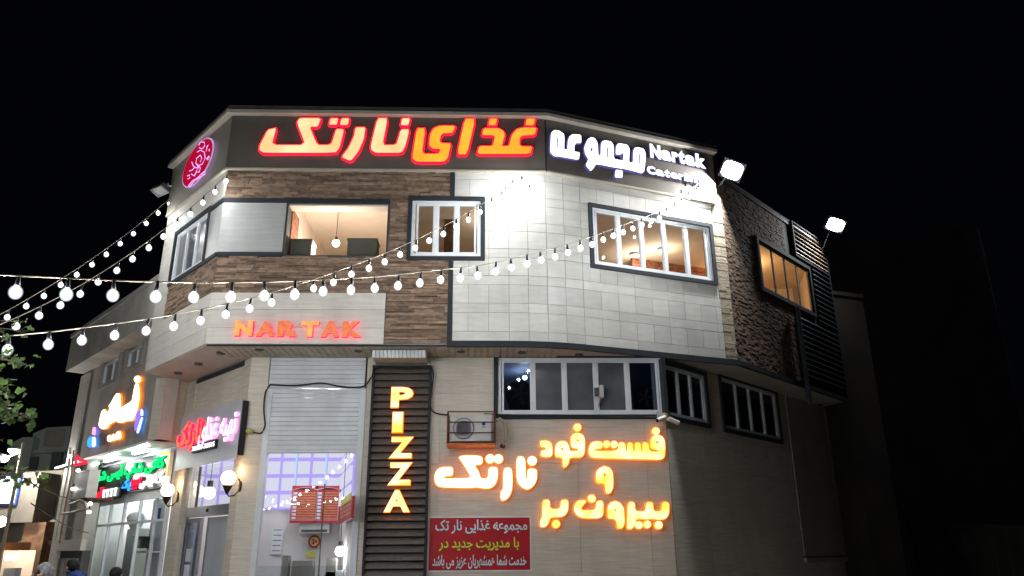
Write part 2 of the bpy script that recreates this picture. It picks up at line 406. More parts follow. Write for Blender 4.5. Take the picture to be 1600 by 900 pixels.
# facade frames
KA, KC, KD = (-4.8, 13.), (1.1, 13.), (4.85, 14.38)
FB = Fr((0, 13), (1, 0)); FA = Fr(KA, (1.9, -2.16)); FC = Fr(KC, (3.75, 1.38)); FD = Fr(KD, (1, 1))
FG = Fr((0, 13.8), (1, 0)); FGR = Fr((3.22, 13.8), (1, 1)); FGA = Fr((-4.25, 13.85), (1.9, -2.16))
SA, SC, SD = -2.9, 4.0, 5.5            # lengths of the A, C and D faces
ZS, ZF, ZT, ZTOP = 5.16, 8.53, 9.63, 9.80

# ================================================================== ground
gb = MB().add([(-60, -20, 0), (70, -20, 0), (70, 140, 0), (-60, 140, 0)], [(0, 1, 2, 3)]); gb.build('ground', 'road_surface', kind='structure')
def offp(fr, a, o): p = fr.P(a, o, 0); return (p.x, p.y)
pv = MB().prism([offp(FGA, -30, 2.6), offp(FGA, 1.0, 2.6), (3.6, 11.4), (14.5, 22.3), (12.4, 23), (3.22, 13.8), (-4.25, 13.85), offp(FGA, -30, 0)], .004, .13)
pv.build('pavement', 'pavement', kind='structure')

# ================================================================== main building
R = empty('commercial_building', (-.5, 15, 0), 'two storey corner building with brown stone, pale tiles and lit signs', 'building')
A_end = FA.P(SA, 0, 0); D_end = FD.P(SD, 0, 0)
def T(): return MB()
# window openings  (a0,a1,z0,z1)
wB = (-1.375, -.11, 6.80, 7.92); oB = (-3.66, -1.79, 6.81, 7.83)
wA = (-2.22, -.62, 6.86, 7.90); wC = (.94, 3.62, 6.79, 7.97); wD = (1.50, 4.16, 7.08, 8.20)
wG = (.21, 3.22, 4.08, 5.14); wR1 = (.03, 1.52, 4.08, 5.04); wR2 = (2.17, 4.70, 4.07, 5.13)
TH = .22
m = T()
holes_wall(m, FB, KA[0], .40, -TH, 0, ZS + .02, ZF, [wB, oB]); m.box(FB, KA[0], KC[0], -TH, 0, ZF + .001, ZTOP - .1)
holes_wall(m, FA, SA, 0, -TH, -.001, ZS + .021, ZTOP - .11, [wA])
holes_wall(m, FC, .70, SC, -TH, -.002, ZS + .022, ZF - .001, [wC]); m.box(FC, 0, SC, -TH, -.002, ZF + .002, ZTOP - .12)
t1_, t2_ = Vector((.40, 13.)), FC.P(.70, 0, 0).xy; kc_ = Vector(KC)
ARC = [t1_ * (1 - q) ** 2 + kc_ * 2 * q * (1 - q) + t2_ * q * q for q in (0, .25, .5, .75, 1)]
AF = [Fr(tuple(ARC[i]), tuple(ARC[i + 1] - ARC[i])) for i in range(4)]; AL = [(ARC[i + 1] - ARC[i]).length for i in range(4)]
for f_, l_ in zip(AF, AL): m.box(f_, -.01, l_ + .01, -TH, -.003, ZS + .023, ZF - .002)
holes_wall(m, FD, .0, SD, -.05, -.003, ZS + .023, ZTOP - .5, [wD])
m.build('upper_wall', 'joint', R)
# floors, ceilings, roof
outer = [(A_end.x, A_end.y), KA, *[tuple(p_) for p_ in ARC], KD, (D_end.x, D_end.y), (5.5, 20.5), (-5, 20.5)]
MB().prism(outer, ZS, ZS + .018).build('soffit', 'soffit_paint', R)
inner = [(A_end.x + .35, A_end.y + .1), (KA[0] + .3, 13.3), (KC[0], 13.3), (KD[0] - .35, 14.6), (D_end.x - .5, D_end.y), (5.2, 20.3), (-4.8, 20.3)]
MB().prism(inner, ZS + .05, ZS + .3).build('floor_slab', 'plaster_wall', R)
MB().prism(inner, 8.62, 8.8).build('ceiling', 'room_peach', R)
MB().prism(inner, 9.4, 9.5).build('roof', 'roof', R)
m = T(); bk = Fr((0, 20.4), (1, 0)); m.box(bk, -5.2, 7.8, -.2, 0, 0, 9.55)
m.add([(A_end.x, A_end.y, ZS), (-5.2, 20.5, ZS), (-5.2, 20.5, 9.5), (A_end.x, A_end.y, 9.5)], [(0, 1, 2, 3)])
m.add([(D_end.x, D_end.y, ZS), (7.8, 20.5, ZS), (7.8, 20.5, 9.1), (D_end.x, D_end.y, 9.1)], [(0, 1, 2, 3)])
m.build('rear_wall', 'plaster_grey', R)
# rooms behind the windows
def room(name, pts, z0, z1, mt, back=()):
    mm = T()
    for i in back:
        a, b = pts[i], pts[(i + 1) % len(pts)]
        mm.add([(a[0], a[1], z0), (b[0], b[1], z0), (b[0], b[1], z1), (a[0], a[1], z1)], [(0, 1, 2, 3)])
    mm.add([(x, y, z1) for x, y in pts], [tuple(range(len(pts)))]); mm.add([(x, y, z0) for x, y in pts], [tuple(range(len(pts)))])
    return mm.build(name, mt, R)
room('kitchen_room', [(-3.75, 13.24), (-3.75, 17.5), (-1.72, 17.5), (-1.72, 13.24)], 6.3, 8.35, 'room_peach', (0, 1, 2))
room('dining_room', [(-1.68, 13.24), (-1.68, 17.2), (5.2, 19.8), (8.4, 19.4), (8.0, 17.7), (4.9, 14.6), (1.1, 13.24)], 5.6, 8.45, 'room_peach', (0, 1, 2, 3))
room('corner_room', [(-6.4, 15.2), (-4.3, 18), (-3.8, 17), (-3.8, 13.24), (-4.8, 13.3)], 6.0, 8.4, 'room_white', (0, 1, 2))
room('mezzanine_room', [(-.1, 13.98), (-.1, 17), (4.5, 18.3), (6.8, 17.6), (3.3, 14.15)], 3.95, 5.15, 'room_blue', (0, 1, 2))

# tiles: square courses between thin courses
def tiles(fr, a0, a1, hole, offs, short=False):
    z = 5.235; i = 0
    while z < ZF - .03:
        thin = i % 2 == 0; h = .175 if thin else .345
        z1 = min(z + h, ZF - .005); x = a0 - offs; step = 1.085 if thin and not short else .3617
        if short: step = a1 - a0
        elif thin: x = a0 - offs - (.3617 if (i // 2) % 2 else 0)
        while x < a1 - .01:
            xa, xb = max(x, a0) + .003, min(x + step, a1) - .003
            if hole and xa < hole[1] + .075 and xb > hole[0] - .075 and z < hole[3] + .06 and z1 > hole[2] - .06:
                for pa, pb, qa, qb in ((xa, min(xb, hole[0] - .079), z, z1), (max(xa, hole[1] + .079), xb, z, z1),
                                       (max(xa, hole[0] - .079), min(xb, hole[1] + .079), z, min(z1, hole[2] - .064)), (max(xa, hole[0] - .079), min(xb, hole[1] + .079), max(z, hole[3] + .064), z1)):
                    if pb - pa > .02 and qb - qa > .02: piece('tile', 'tile', R, fr, pa, pb, -.01, .02 + random.uniform(0, .003), qa + .003, qb - .003)
            elif xb - xa > .02:
                piece('tile', 'tile', R, fr, xa, xb, -.01, .02 + random.uniform(0, .003), z + .003, z1 - .003)
            x += step
        z = z1; i += 1
tiles(FB, -.60, .40, wB, .085)
tiles(FC, .70, 3.72, wC, 0)
for f_, l_ in zip(AF, AL): tiles(f_, 0.0, l_, None, 0, True)
m = T(); ledge(m, FC, 3.72, 4.0, 5.235, 9.0, mn=.28, mx=.5, h0=.05, h1=.10, d=.012)
m.build('edge_stone', 'edge_stone', R, kind='stuff')
# split stone cladding
m = T(); Hs = [(wB[0] - .07, wB[1] + .07, wB[2] - .07, wB[3] + .07), (oB[0] - .02, oB[1] + .02, oB[2] - .03, oB[3] + .09), (KA[0] - .1, -3.64, 6.78, 7.93), (-4.9, -1.77, 5.0, 6.12)]
ledge(m, FB, KA[0], -.685, 5.2, ZF, Hs, d=.048, mn=.14, mx=.55)
ledge(m, FA, -2.3, 0, 6.1, 6.80)
ledge(m, FD, 0.0, 3.0, 5.22, 9.12, [(wD[0] - .12, 3.0, wD[2] - .12, wD[3] + .12)], d=.016, mn=.06, mx=.20, h0=.03, h1=.052)
m.build('ledge_stone', 'ledge_stone', R, kind='stuff')
# cream bands
for i, (za, zb) in enumerate(((ZS + .01, 5.46), (5.46, 5.79), (5.79, 6.1))):
    for fr, a0, a1 in ((FB, KA[0] - .02, -1.78), (FA, SA, .0)):
        n = 2 if i != 1 else 1; st = (a1 - a0) / n
        for k in range(n): piece('cream_slab', 'cream_slab', R, fr, a0 + k * st + .002, a0 + (k + 1) * st - .002, -.01, .045, za + .003, zb - .003)
for z0 in (6.1, 6.7, 7.3, 7.9): piece('cream_slab', 'cream_slab', R, FA, SA, -2.30, -.01, .04, z0 + .003, min(z0 + .6, ZF) - .003)
for a0 in (-2.3, -1.15): piece('cream_slab', 'cream_slab', R, FA, a0, a0 + 1.147, -.01, .035, 7.98, ZF - .003)
for fr, a0, a1 in ((FA, -.58, .0), (FB, KA[0] - .015, -3.67)): piece('white_panel', 'grey_white_panel', R, fr, a0, a1, -.01, .03, 6.87, 7.84)
# dark trims
m = T()
m.box(FB, -.685, -.602, -.01, .05, 5.24, 6.735).box(FB, -.685, -.602, -.01, .05, 7.985, ZF)
m.box(FB, -.685, .40, -.01, .055, ZS - .03, 5.235).box(FC, .70, 4.02, -.01, .054, ZS - .031, 5.234)
for f_, l_ in zip(AF, AL): m.box(f_, -.002, l_ + .002, -.01, .0545, ZS - .0305, 5.2345)
m.box(FD, 0, SD, -.01, .07, ZS - .032, 5.22)
m.box(FB, KA[0], -1.79, -.01, .056, 7.845, 7.925).box(FB, KA[0], -3.66, -.01, .056, 6.79, 6.865)
m.box(FA, -.62, 0.0, -.01, .054, 7.846, 7.926).box(FA, -.62, 0.0, -.01, .054, 6.791, 6.866)
holes_wall(m, FD, 3.0, SD, -.02, .0, 5.22, 9.3, [wD])
m.box(FB, KA[0], -.69, -.01, .012, ZS - .02, ZS + .01)
m.build('dark_trim', 'anthracite', R)
# fascia, cornice, coping
for fr, a0, a1, mt, e in ((FB, KA[0] - .035, KC[0], 'fascia_panel', 0), (FC, -.0, 3.84, 'fascia_panel', .001), (FA, SA, .03, 'fascia_beige', .0015)):
    box('fascia', mt, R, fr, a0, a1, 0, .08 + e, ZF + e, ZT)
    box('cornice', 'cornice', R, fr, a0 - (.08 if fr is FB else 0) , a1 + (.04 if fr is FC else .08), -.1, .2 + e, ZT + .001 + e, ZT + .07 + e)
    box('coping', 'grey_dark', R, fr, a0 - .05, a1 + .05, -.15, .17 + e, ZT + .075 + e, ZTOP + e)
    box('fascia_edge', 'cornice', R, fr, a0, a1, 0, .095 + e, ZF - .035, ZF - .002 + e)
box('coping', 'grey_dark', R, FD, 0.1, SD, -.2, .03, 9.13, 9.22)

# windows --------------------------------------------------------------
def window(name, fr, h, n, gl='pane_glass', fw=.055, border=.07, frame='white_pvc', o=0.0, depth=.06, trim=True):
    a0, a1, z0, z1 = h; dp = depth; gls = gl if isinstance(gl, (list, tuple)) else [gl] * n
    if trim:
        m = T()
        m.box(fr, a0 - border, a1 + border, o - .03, o + .055, z1 - .005, z1 + border).box(fr, a0 - border, a1 + border, o - .03, o + .0555, z0 - border, z0 + .005)
        m.box(fr, a0 - border, a0 + .002, o - .03, o + .0545, z0 + .005, z1 - .005).box(fr, a1 - .002, a1 + border, o - .03, o + .0545, z0 + .005, z1 - .005)
        m.build('window_surround', 'anthracite', R)
    wf = T(); q = .002
    wf.box(fr, a0 + q, a1 - q, o - dp, o + .015, z1 - fw, z1 - .006).box(fr, a0 + q, a1 - q, o - dp, o + .015, z0 + .006, z0 + fw)
    wf.box(fr, a0 + q, a0 + fw, o - dp, o + .014, z0 + fw, z1 - fw).box(fr, a1 - fw, a1 - q, o - dp, o + .014, z0 + fw, z1 - fw)
    st = (a1 - a0 - 2 * fw) / n
    for i in range(1, n): x = a0 + fw + i * st; wf.box(fr, x - fw * .55, x + fw * .55, o - dp * .9, o + .013, z0 + fw, z1 - fw)
    W = wf.build('window', frame, R)
    for i in range(n):
        xa, xb = a0 + fw + i * st + fw * .3, a0 + fw + (i + 1) * st - fw * .3
        s = T(); b = fw * .55
        s.box(fr, xa, xb, o - dp * .75, o + .004, z1 - fw - b, z1 - fw).box(fr, xa, xb, o - dp * .75, o + .004, z0 + fw, z0 + fw + b)
        s.box(fr, xa, xa + b, o - dp * .75, o + .003, z0 + fw + b, z1 - fw - b).box(fr, xb - b, xb, o - dp * .75, o + .003, z0 + fw + b, z1 - fw - b)
        s.build('sash', frame, W)
        box('pane', gls[i], W, fr, xa + b, xb - b, o - dp * .47, o - dp * .37, z0 + fw + b, z1 - fw - b)
    return W
window('window', FB, wB, 3, fw=.065); window('window', FA, wA, 3, ['pane_curtain', 'pane_frosted', 'pane_curtain']); window('window', FC, wC, 5, fw=.06)
window('window', FD, wD, 4, fw=.04, frame='plaster_grey', trim=True, border=.08, depth=.02)
window('window', FG, wG, 5, ['pane_tinted', 'pane_frosted', 'pane_frosted', 'pane_frosted', 'pane_tinted'], fw=.06); window('window', FGR, wR1, 3, 'pane_dark', fw=.05); window('window', FGR, wR2, 4, 'pane_dark', fw=.05)
# things seen inside the open kitchen bay
m = T(); m.box(FB, oB[0] - .0, oB[0] + .03, -.21, .02, oB[2], oB[3]).box(FB, oB[1] - .03, oB[1], -.21, .02, oB[2], oB[3]).box(FB, oB[0], oB[1], -.2, .02, oB[2] - .03, oB[2] + .012)
m.build('bay_frame', 'grey_dark', R)
T().box(FB, oB[0] + .031, oB[1] - .031, -.24, -.005, oB[3] - .03, oB[3] - .004).build('bay_lintel', 'room_peach', R)
m = T()
for k in range(13): m.box(Fr((-3.70, 13.35), (0, 1)), 0, .5, -.02 if k % 2 else -.0, .06, 6.35 + k * .12, 6.35 + k * .12 + .11)
m.build('brick_pier', 'brick_side', R)
m = T()
for k in range(17): m.box(Fr((-1.74, 13.3), (0, -1)), -1.5, 0, -.0, .05 + .006 * (k % 2), 6.3 + k * .12, 6.3 + k * .12 + .112)
m.build('brick_pier', 'brick_side', R)
def lamp(loc, e, r=.05, col=(1, .9, .78), name='light'):
    l = bpy.data.lights.new(name, 'POINT'); l.energy = e; l.color = col; l.shadow_soft_size = r
    o = bpy.data.objects.new(name, l); COL.objects.link(o); o.location = loc; return o
def hanging_bulb(p, top, r, label, e, mt='room_lamp', col=(1, .88, .72), cat='light bulb'):
    t = empty('hanging_bulb', p, label, cat)
    MB().tube([(p[0], p[1], p[2] + r), (p[0], p[1], top)], .006).build('cord', 'black_rubber', t)
    MB().tube([(p[0], p[1], p[2] + r * .8), (p[0], p[1], p[2] + r * 1.9)], r * .45, 10).build('socket', 'grey_dark', t)
    MB().ball(p, r, 16, 10).build('bulb', mt, t, smooth=True)
    l = lamp((0, 0, -r - .06), e, .08, col); l.parent = t
    return t
a, z = FB.at(525, 380, -.9); hanging_bulb((a, 13.9, z), 8.34, .07, 'white bulb hanging in the open kitchen bay above the two olive boxes', 105, col=(1, .90, .76))
for (x0, y0, x1, y1), lb in (((455, 374, 486, 398), 'small olive green box standing at the left end of the open bay'), ((544, 373, 588, 398), 'larger olive green box standing at the right end of the open bay')):
    a0, z1 = FB.at(x0, y0, -.3); a1, z0 = FB.at(x1, y1, -.3)
    t = empty('equipment_box', FB.P((a0 + a1) / 2, -.45, 6.83), lb, 'box', 'olive boxes in the open bay')
    box('body', 'olive_box', t, FB, a0, a1, -.62, -.28, 6.86, z1 - .04); box('lid', 'olive_box', t, FB, a0 - .012, a1 + .012, -.635, -.265, z1 - .04, z1)
    for q in (.2, .8): box('foot', 'grey_dark', t, FB, a0 + (a1 - a0) * q - .03, a0 + (a1 - a0) * q + .03, -.58, -.3, 6.83, 6.86)
for (x, y, r), lb in (((505, 396, .17), 'grey rounded cover lying between the two olive boxes'), ((592, 400, .12), 'small grey rounded cover at the right corner of the open bay')):
    a, z = FB.at(x, y, -.3); m = T().ball(FB.P(a, -.35, 6.82), r, 14, 8, .75); m.ball(FB.P(a, -.35, 6.82 + r * .74), .018, 8, 6)
    m.build('cover', 'ac_white', smooth=True, label=lb, cat='cover', group='grey covers in the open bay')
MB().box(FB, -3.7, -1.76, -.8, -.205, 6.3, 6.82).build('bay_ledge', 'plaster_wall', R)
# dining room lights (seen through panes)
def ceil_lamp(fr, x, y, out, label, e, z=8.40, col=(1, .72, .44), r=.11):
    v = ray(x, y); k = (z - CAMH) / v.z; p = EYE + v * k
    return p
def downlight(p, label, e, r=.10, mt='warm_lamp', col=(1, .72, .42), group='ceiling lights in the dining room'):
    t = empty('ceiling_light', p, label, 'ceiling light', group)
    f = Fr((p[0], p[1]), (1, 0))
    MB().tube([(p[0], p[1], p[2] - .01), (p[0], p[1], p[2] + .045)], r * 1.2, 16).build('housing', 'white_pvc', t)
    MB().tube([(p[0], p[1], p[2] - .02), (p[0], p[1], p[2] - .008)], r, 16).build('diffuser', mt, t)
    if e: l = lamp((0, 0, -.25), e, .1, col); l.parent = t
    return t
WARM = (1, .80, .60)
downlight((.2, 15.0, 8.40), 'ceiling light behind the three pane window', 26, col=WARM)
v = ray(992, 399); k = (8.40 - CAMH) / v.z; downlight(tuple(EYE + v * k), 'lit ceiling light in the second pane of the five pane window', 24, col=WARM)
downlight((4.1, 16.6, 8.40), 'ceiling light behind the right end of the five pane window', 22, col=WARM)
downlight((6.3, 17.6, 8.40), 'ceiling light behind the orange lit window of the dark stone side', 75, col=(1, .55, .22))
m = T(); m.box(Fr((1.9, 16.9), (.94, .34)), 0, .12, -.1, 0, 5.6, 8.44).box(Fr((-.9, 15), (1, 0)), 0, .2, -.2, 0, 5.6, 8.44).box(Fr((.35, 15.3), (1, 0)), 0, .25, -.2, 0, 5.6, 8.44)
m.build('room_column', 'wood_brown', R)
m = T()
for k in range(22): m.box(Fr((3.5, 17.2), (.94, .34)), 0, 2.6, -.06, .0 + .012 * (k % 2), 5.7 + k * .125, 5.7 + k * .125 + .118)
m.build('brick_pier', 'brick_side', R)
# louvre on the D side
LV0, LV1 = 3.86, 5.5
def louvre(a0, a1, z0, z1, mt, n, nm):
    for k in range(n):
        z = z0 + (z1 - z0) * (k + .5) / n; h = (z1 - z0) / n
        mm = T(); P = FD.P
        mm.add([P(a0, .005, z + h * .32), P(a1, .005, z + h * .32), P(a1, .05, z - h * .28), P(a0, .05, z - h * .28), P(a0, .012, z + h * .42), P(a1, .012, z + h * .42), P(a1, .062, z - h * .18), P(a0, .062, z - h * .18)],
               [(0, 1, 2, 3), (7, 6, 5, 4), (0, 4, 5, 1), (1, 5, 6, 2), (2, 6, 7, 3), (3, 7, 4, 0)])
        mm.build(nm, mt, R)
louvre(3.48, 5.42, 8.42, 9.22, 'slat_lit', 7, 'louvre_slat')
louvre(4.36, 5.42, 6.9, 8.34, 'slat_dark', 11, 'louvre_slat'); louvre(3.92, 5.42, 5.4, 6.85, 'slat_dark', 11, 'louvre_slat')
louvre(3.06, 3.9, 5.4, 6.85, 'slat_dark', 11, 'louvre_slat')
m = T(); m.box(FD, 3.44, 3.48, .0, .07, 8.36, 9.24).box(FD, 5.42, 5.46, 0, .07, 5.3, 9.24).box(FD, 3.44, 5.46, 0, .068, 9.24, 9.27).box(FD, 3.44, 5.42, 0, .067, 8.36, 8.40)
m.build('louvre_frame', 'anthracite', R)
m = T(); m.tube([FD.P(2.93, .12, 6.95), FD.P(2.93, .12, 4.72)], .055, 10); m.build('downpipe', 'anthracite', R)

# ---- ground storey walls ------------------------------------------------
shop = (-3.92, -2.16, 0, ZS)
m = T()
holes_wall(m, FG, -4.25, 3.22, -.22, 0, 0, ZS, [shop, wG])
holes_wall(m, FGR, 0, 9.5, -.22, -.001, 0, ZS, [wR1, wR2])
m.box(FGA, -.30, 0, -.22, 0, 0, ZS).box(FGA, -2.52, -.3, -.25, -.08, 4.3, ZS)
m.box(FGA, -3.02, -2.5, -.22, 0, 0, ZS)
m.build('ground_wall', 'travertine', R)
m = T(); m.box(FGR, 5.2, 9.3, -.1, .04, 1.62, ZS - .001).box(FGR, 5.15, 9.4, -.1, .09, 1.5, 1.6); m.build('side_panel', 'travertine_dark', R)
# slabs over the front wall
def slabs(fr, a0, a1, z0, z1, sw, sh, holes, mt, o=.018):
    z = z0; r = 0
    while z < z1 - .02:
        zb = min(z + sh, z1); x = a0
        while x < a1 - .02:
            xb = min(x + sw, a1); ok = [(x, xb, z, zb)]
            for h in holes:
                nk = []
                for A0, A1, Z0, Z1 in ok:
                    if A0 < h[1] and A1 > h[0] and Z0 < h[3] and Z1 > h[2]:
                        if A0 < h[0]: nk.append((A0, h[0], Z0, Z1))
                        if A1 > h[1]: nk.append((h[1], A1, Z0, Z1))
                        m0, m1 = max(A0, h[0]), min(A1, h[1])
                        if Z0 < h[2]: nk.append((m0, m1, Z0, h[2]))
                        if Z1 > h[3]: nk.append((m0, m1, h[3], Z1))
                    else: nk.append((A0, A1, Z0, Z1))
                ok = nk
            for A0, A1, Z0, Z1 in ok:
                if A1 - A0 > .02 and Z1 - Z0 > .02: piece('stone_slab', mt, R, fr, A0 + .0025, A1 - .0025, -.005, o + random.uniform(0, .002), Z0 + .0015, Z1 - .0015)
            x = xb
        z = zb; r += 1
hG = (wG[0] - .075, wG[1] + .1, wG[2] - .075, wG[3] + .1)
slabs(FG, -2.16 + .12, 3.235, .13, ZS - .03, 1.22, .62, [hG], 'travertine')
slabs(FG, -4.26, -3.92, .13, ZS - .03, 1.2, .62, [], 'travertine')
slabs(FGR, .02, 5.15, .13, ZS - .03, 1.22, .62, [(wR1[0] - .3, wR1[1] + .075, wR1[2] - .075, 6), (wR2[0] - .075, wR2[1] + .075, wR2[2] - .075, 6)], 'travertine')
slabs(FGA, -.30, .01, .13, ZS - .03, 1.2, .62, [], 'travertine')
slabs(FGA, -3.0, -2.5, .13, ZS - .03, 1.2, .62, [], 'travertine')
slabs(FGA, -2.5, -.3, 4.3, ZS - .03, 2.2, .3, [], 'travertine', -.06)
MB().box(FGA, -2.5, -.3, -.07, .03, ZS - .10, ZS - .03).build('dark_trim', 'anthracite', R)
# soffit planks
x = KA[0] + .12; i = 0
ps = Fr((0, 0), (1, 0))
while x < 1.2:
    piece('soffit_plank', 'plank', R, Fr((0, 13.05), (1, 0)), x, x + .1, -.74, 0, ZS - .022, ZS - .003); x += .115
for fr, pts in ((FB, [(405, 547), (560, 549), (720, 550), (815, 551), (905, 556)]), (FA, [(345, 553), (310, 570), (278, 584)])):
    for x, y in pts:
        v = ray(x, y); p = EYE + v * ((ZS - .03 - CAMH) / v.z)
        t = T(); t.tube([(p.x, p.y, ZS - .035), (p.x, p.y, ZS - .004)], .075, 14); t.build('recessed_spotlight', 'grey_dark', R)
# ribbed canopy box above the slatted panel
m = T(); m.box(FG, -2.0, -1.06, .0, .60, 5.0, 5.12); m.build('canopy_box', 'plank', R)
for k in range(14):
    a = -1.99 + k * .067; piece('canopy_rib', 'shutter_white', R, FG, a, a + .052, .60, .625, 4.985, 5.125)
# back wall of the return beside the cafe
RT0 = FA.P(-3.05, -.42, 0); RT1 = FGA.P(-3.0, 0, 0)
FR_ = Fr((RT0.x, RT0.y), (RT1.x - RT0.x, RT1.y - RT0.y)); RL = (RT1 - RT0).length
m = T(); m.box(FR_, 0, RL, -.25, 0, 3.92, ZS); m.build('return_wall', 'travertine', R)

# ---- shutter, shop front and shop interior ------------------------------
z = 4.57
while z < 5.12: piece('shutter_slat', 'shutter_white', R, FG, -3.90, -2.19, -.10, .035, z + .003, min(z + .083, 5.13) - .003); z += .083
z = 3.48
while z < 4.52: piece('shutter_slat', 'shutter_white', R, FG, -3.83, -2.27, -.10, .008, z + .003, z + .08); z += .083
m = T(); m.box(FG, -3.92, -3.825, -.12, .028, .13, 4.565).box(FG, -2.265, -2.16, -.12, .028, .13, 4.565).box(FG, -3.825, -2.265, -.10, .018, 3.43, 3.478)
m.build('shutter_guide', 'shutter_white', R)
m = T(); m.box(FG, -3.8, -2.29, -.06, -.04, .9, 3.43); m.build('shop_glass', 'pane_glass', R)
m = T(); m.box(FG, -2.80, -2.785, -.07, -.03, .9, 2.9).box(FG, -3.825, -2.27, -.09, -.01, .8, .9); m.build('glass_joint', 'grey_dark', R)
SB = Fr((0, 16.6), (1, 0)); SR = Fr((-3.0, 16.6), (.72, -2.75))
m = T()
m.add([(-6.2, 16.62, 0), (-3.0, 16.62, 0), (-3.0, 16.62, 4.7), (-6.2, 16.62, 4.7)], [(0, 1, 2, 3)])
m.add([(-3.0, 16.62, 0), (-2.25, 13.9, 0), (-2.25, 13.9, 4.7), (-3.0, 16.62, 4.7)], [(0, 1, 2, 3)])
m.add([(-6.2, 16.62, 0), (-5.75, 15.85, 0), (-5.75, 15.85, 4.7), (-6.2, 16.62, 4.7)], [(0, 1, 2, 3)])
m.add([(-6.2, 16.62, 4.7), (-3.0, 16.62, 4.7), (-2.2, 13.9, 4.7), (-4.3, 14.05, 4.7), (-5.8, 15.8, 4.7)], [(0, 1, 2, 3, 4)])
m.build('shop_room', 'room_white', R)
m = T(); m.box(SB, -6.1, -3.02, 0.0, .012, 2.62, 4.6).box(SR, .03, 2.7, 0, .012, 2.62, 4.6); m.build('wall_led', 'led_violet', R)
for c in range(10):
    a0 = -3.30 - c * .31
    for r in range(6): z = 2.66 + r * .335; piece('wall_cushion', 'panel_glow', R, SB, a0, a0 + .245, .02, .06, z, z + .255)
for c in range(7):
    a0 = .08 + c * .36
    for r in range(6): z = 2.66 + r * .335; piece('wall_cushion', 'panel_glow', R, SR, a0, a0 + .29, .02, .06, z, z + .255)
for c in (1, 3, 5): piece('led_strip', 'led_cyan', R, SB, -3.30 - c * .31 + .255, -3.30 - c * .31 + .29, .062, .07, 2.66, 4.6)
for i, p in enumerate(((-3.5, 15.2, 4.62), (-4.6, 15.6, 4.62), (-2.9, 14.6, 4.62))):
    downlight(p, ['ceiling light over the middle of the fast food shop', 'ceiling light at the left of the fast food shop', 'ceiling light at the right of the fast food shop'][i], 62, mt='spot_white', col=(.9, .9, 1.), group='ceiling lights in the fast food shop')
def pix_rect(fr, out, x0, y0, x1, y1):
    a0, z1 = fr.at(x0, y0, out); a1, z0 = fr.at(x1, y1, out); return a0, a1, z0, z1
for i, (x0, x1) in enumerate(((457, 494), (495, 529))):
    a0, a1, z0, z1 = pix_rect(SB, .3, x0, 759, x1, 817)
    t = empty('menu_board', SB.P((a0 + a1) / 2, .3, z0), ['red menu board with orange lines, left of the pair on the shop wall', 'red menu board with orange lines, right of the pair on the shop wall'][i], 'menu board', 'menu boards in the shop')
    box('backing', 'menu_red', t, SB, a0, a1, .24, .30, z0, z1)
    m = T(); g = .018
    m.box(SB, a0 + g, a0 + g + .012, .30, .306, z0 + .05, z1 - .08).box(SB, a1 - g - .012, a1 - g, .30, .306, z0 + .05, z1 - .08).box(SB, a0 + g, a1 - g, .3, .3055, z0 + .05, z0 + .062)
    pts = [SB.P(a0 + g + (a1 - a0 - 2 * g) * q, .304, z1 - .085 + .05 * math.sin(math.pi * q)) for q in [k / 8 for k in range(9)]]
    m.tube(pts, .007, 5); m.build('border', 'menu_pink', t)
    for k in range(11):
        z = z0 + .075 + k * (z1 - z0 - .18) / 11; box('menu_line', 'menu_orange', t, SB, a0 + .13, a1 - .035, .30, .306, z, z + .028)
    for k in range(8):
        z = z0 + .075 + k * (z1 - z0 - .18) / 8; box('picture', 'print_white', t, SB, a0 + .04, a0 + .115, .30, .307, z, z + .045)
    m = T(); m.box(SB, a0 + .1, a1 - .1, .3, .306, z1 - .075, z1 - .045); m.build('heading', 'print_black', t)
a0, a1, z0, z1 = pix_rect(SR, .1, 532, 788, 548, 822); z0 += .12
t = empty('menu_board', SR.P((a0 + a1) / 2, .1, z0), 'smaller menu board on the right hand shop wall', 'menu board')
box('backing', 'menu_red', t, SR, a0, a1, .06, .1, z0, z1); box('picture', 'note_yellow', t, SR, a0 + .15, a1 - .15, .1, .107, z0 + .3, z0 + .42)
for k in range(3): box('menu_line', 'menu_orange', t, SR, a0 + .1, a1 - .1, .1, .106, z0 + .08 + k * .07, z0 + .12 + k * .07)
a0, a1, z0, z1 = pix_rect(SB, .25, 468, 822, 514, 833)
t = empty('air_conditioner', SB.P((a0 + a1) / 2, 0, z0), 'white wall air conditioner below the menu boards', 'air conditioner')
box('body', 'ac_white', t, SB, a0, a1, .0, .25, z0, z1 + .12); box('air_slot', 'grey_dark', t, SB, a0 + .04, a1 - .04, .2, .256, z0 + .02, z0 + .07)
a, z = SB.at(490, 846, .1)
t = empty('round_sticker', SB.P(a, .02, z - .12), 'round red and yellow emblem on the shop wall', 'sticker')
MB().disc(SB, a, z, .125, .02, .03).build('ring', 'menu_red', t); MB().disc(SB, a, z, .085, .031, .036).build('middle', 'note_yellow', t)
m = T()
for q in range(3): th = 2 * math.pi * q / 3; m.disc(SB, a + .035 * math.cos(th), z + .035 * math.sin(th), .028, .037, .041, 10)
m.build('figure', 'menu_red', t)
a0, a1, z0, z1 = pix_rect(SB, .1, 477, 861, 491, 871)
tag(MB().box(SB, a0, a1, .01, .02, z0, z1).build('sticky_note', 'note_yellow'), 'pale yellow sheet stuck under the round emblem', 'note')
a0, a1, z0, z1 = pix_rect(SB, .1, 424, 826, 438, 866)
t = empty('price_list', SB.P(a0, 0, z0), 'white printed sheet on the left shop wall', 'sheet'); box('sheet', 'print_white', t, SB, a0, a1, .01, .02, z0, z1)
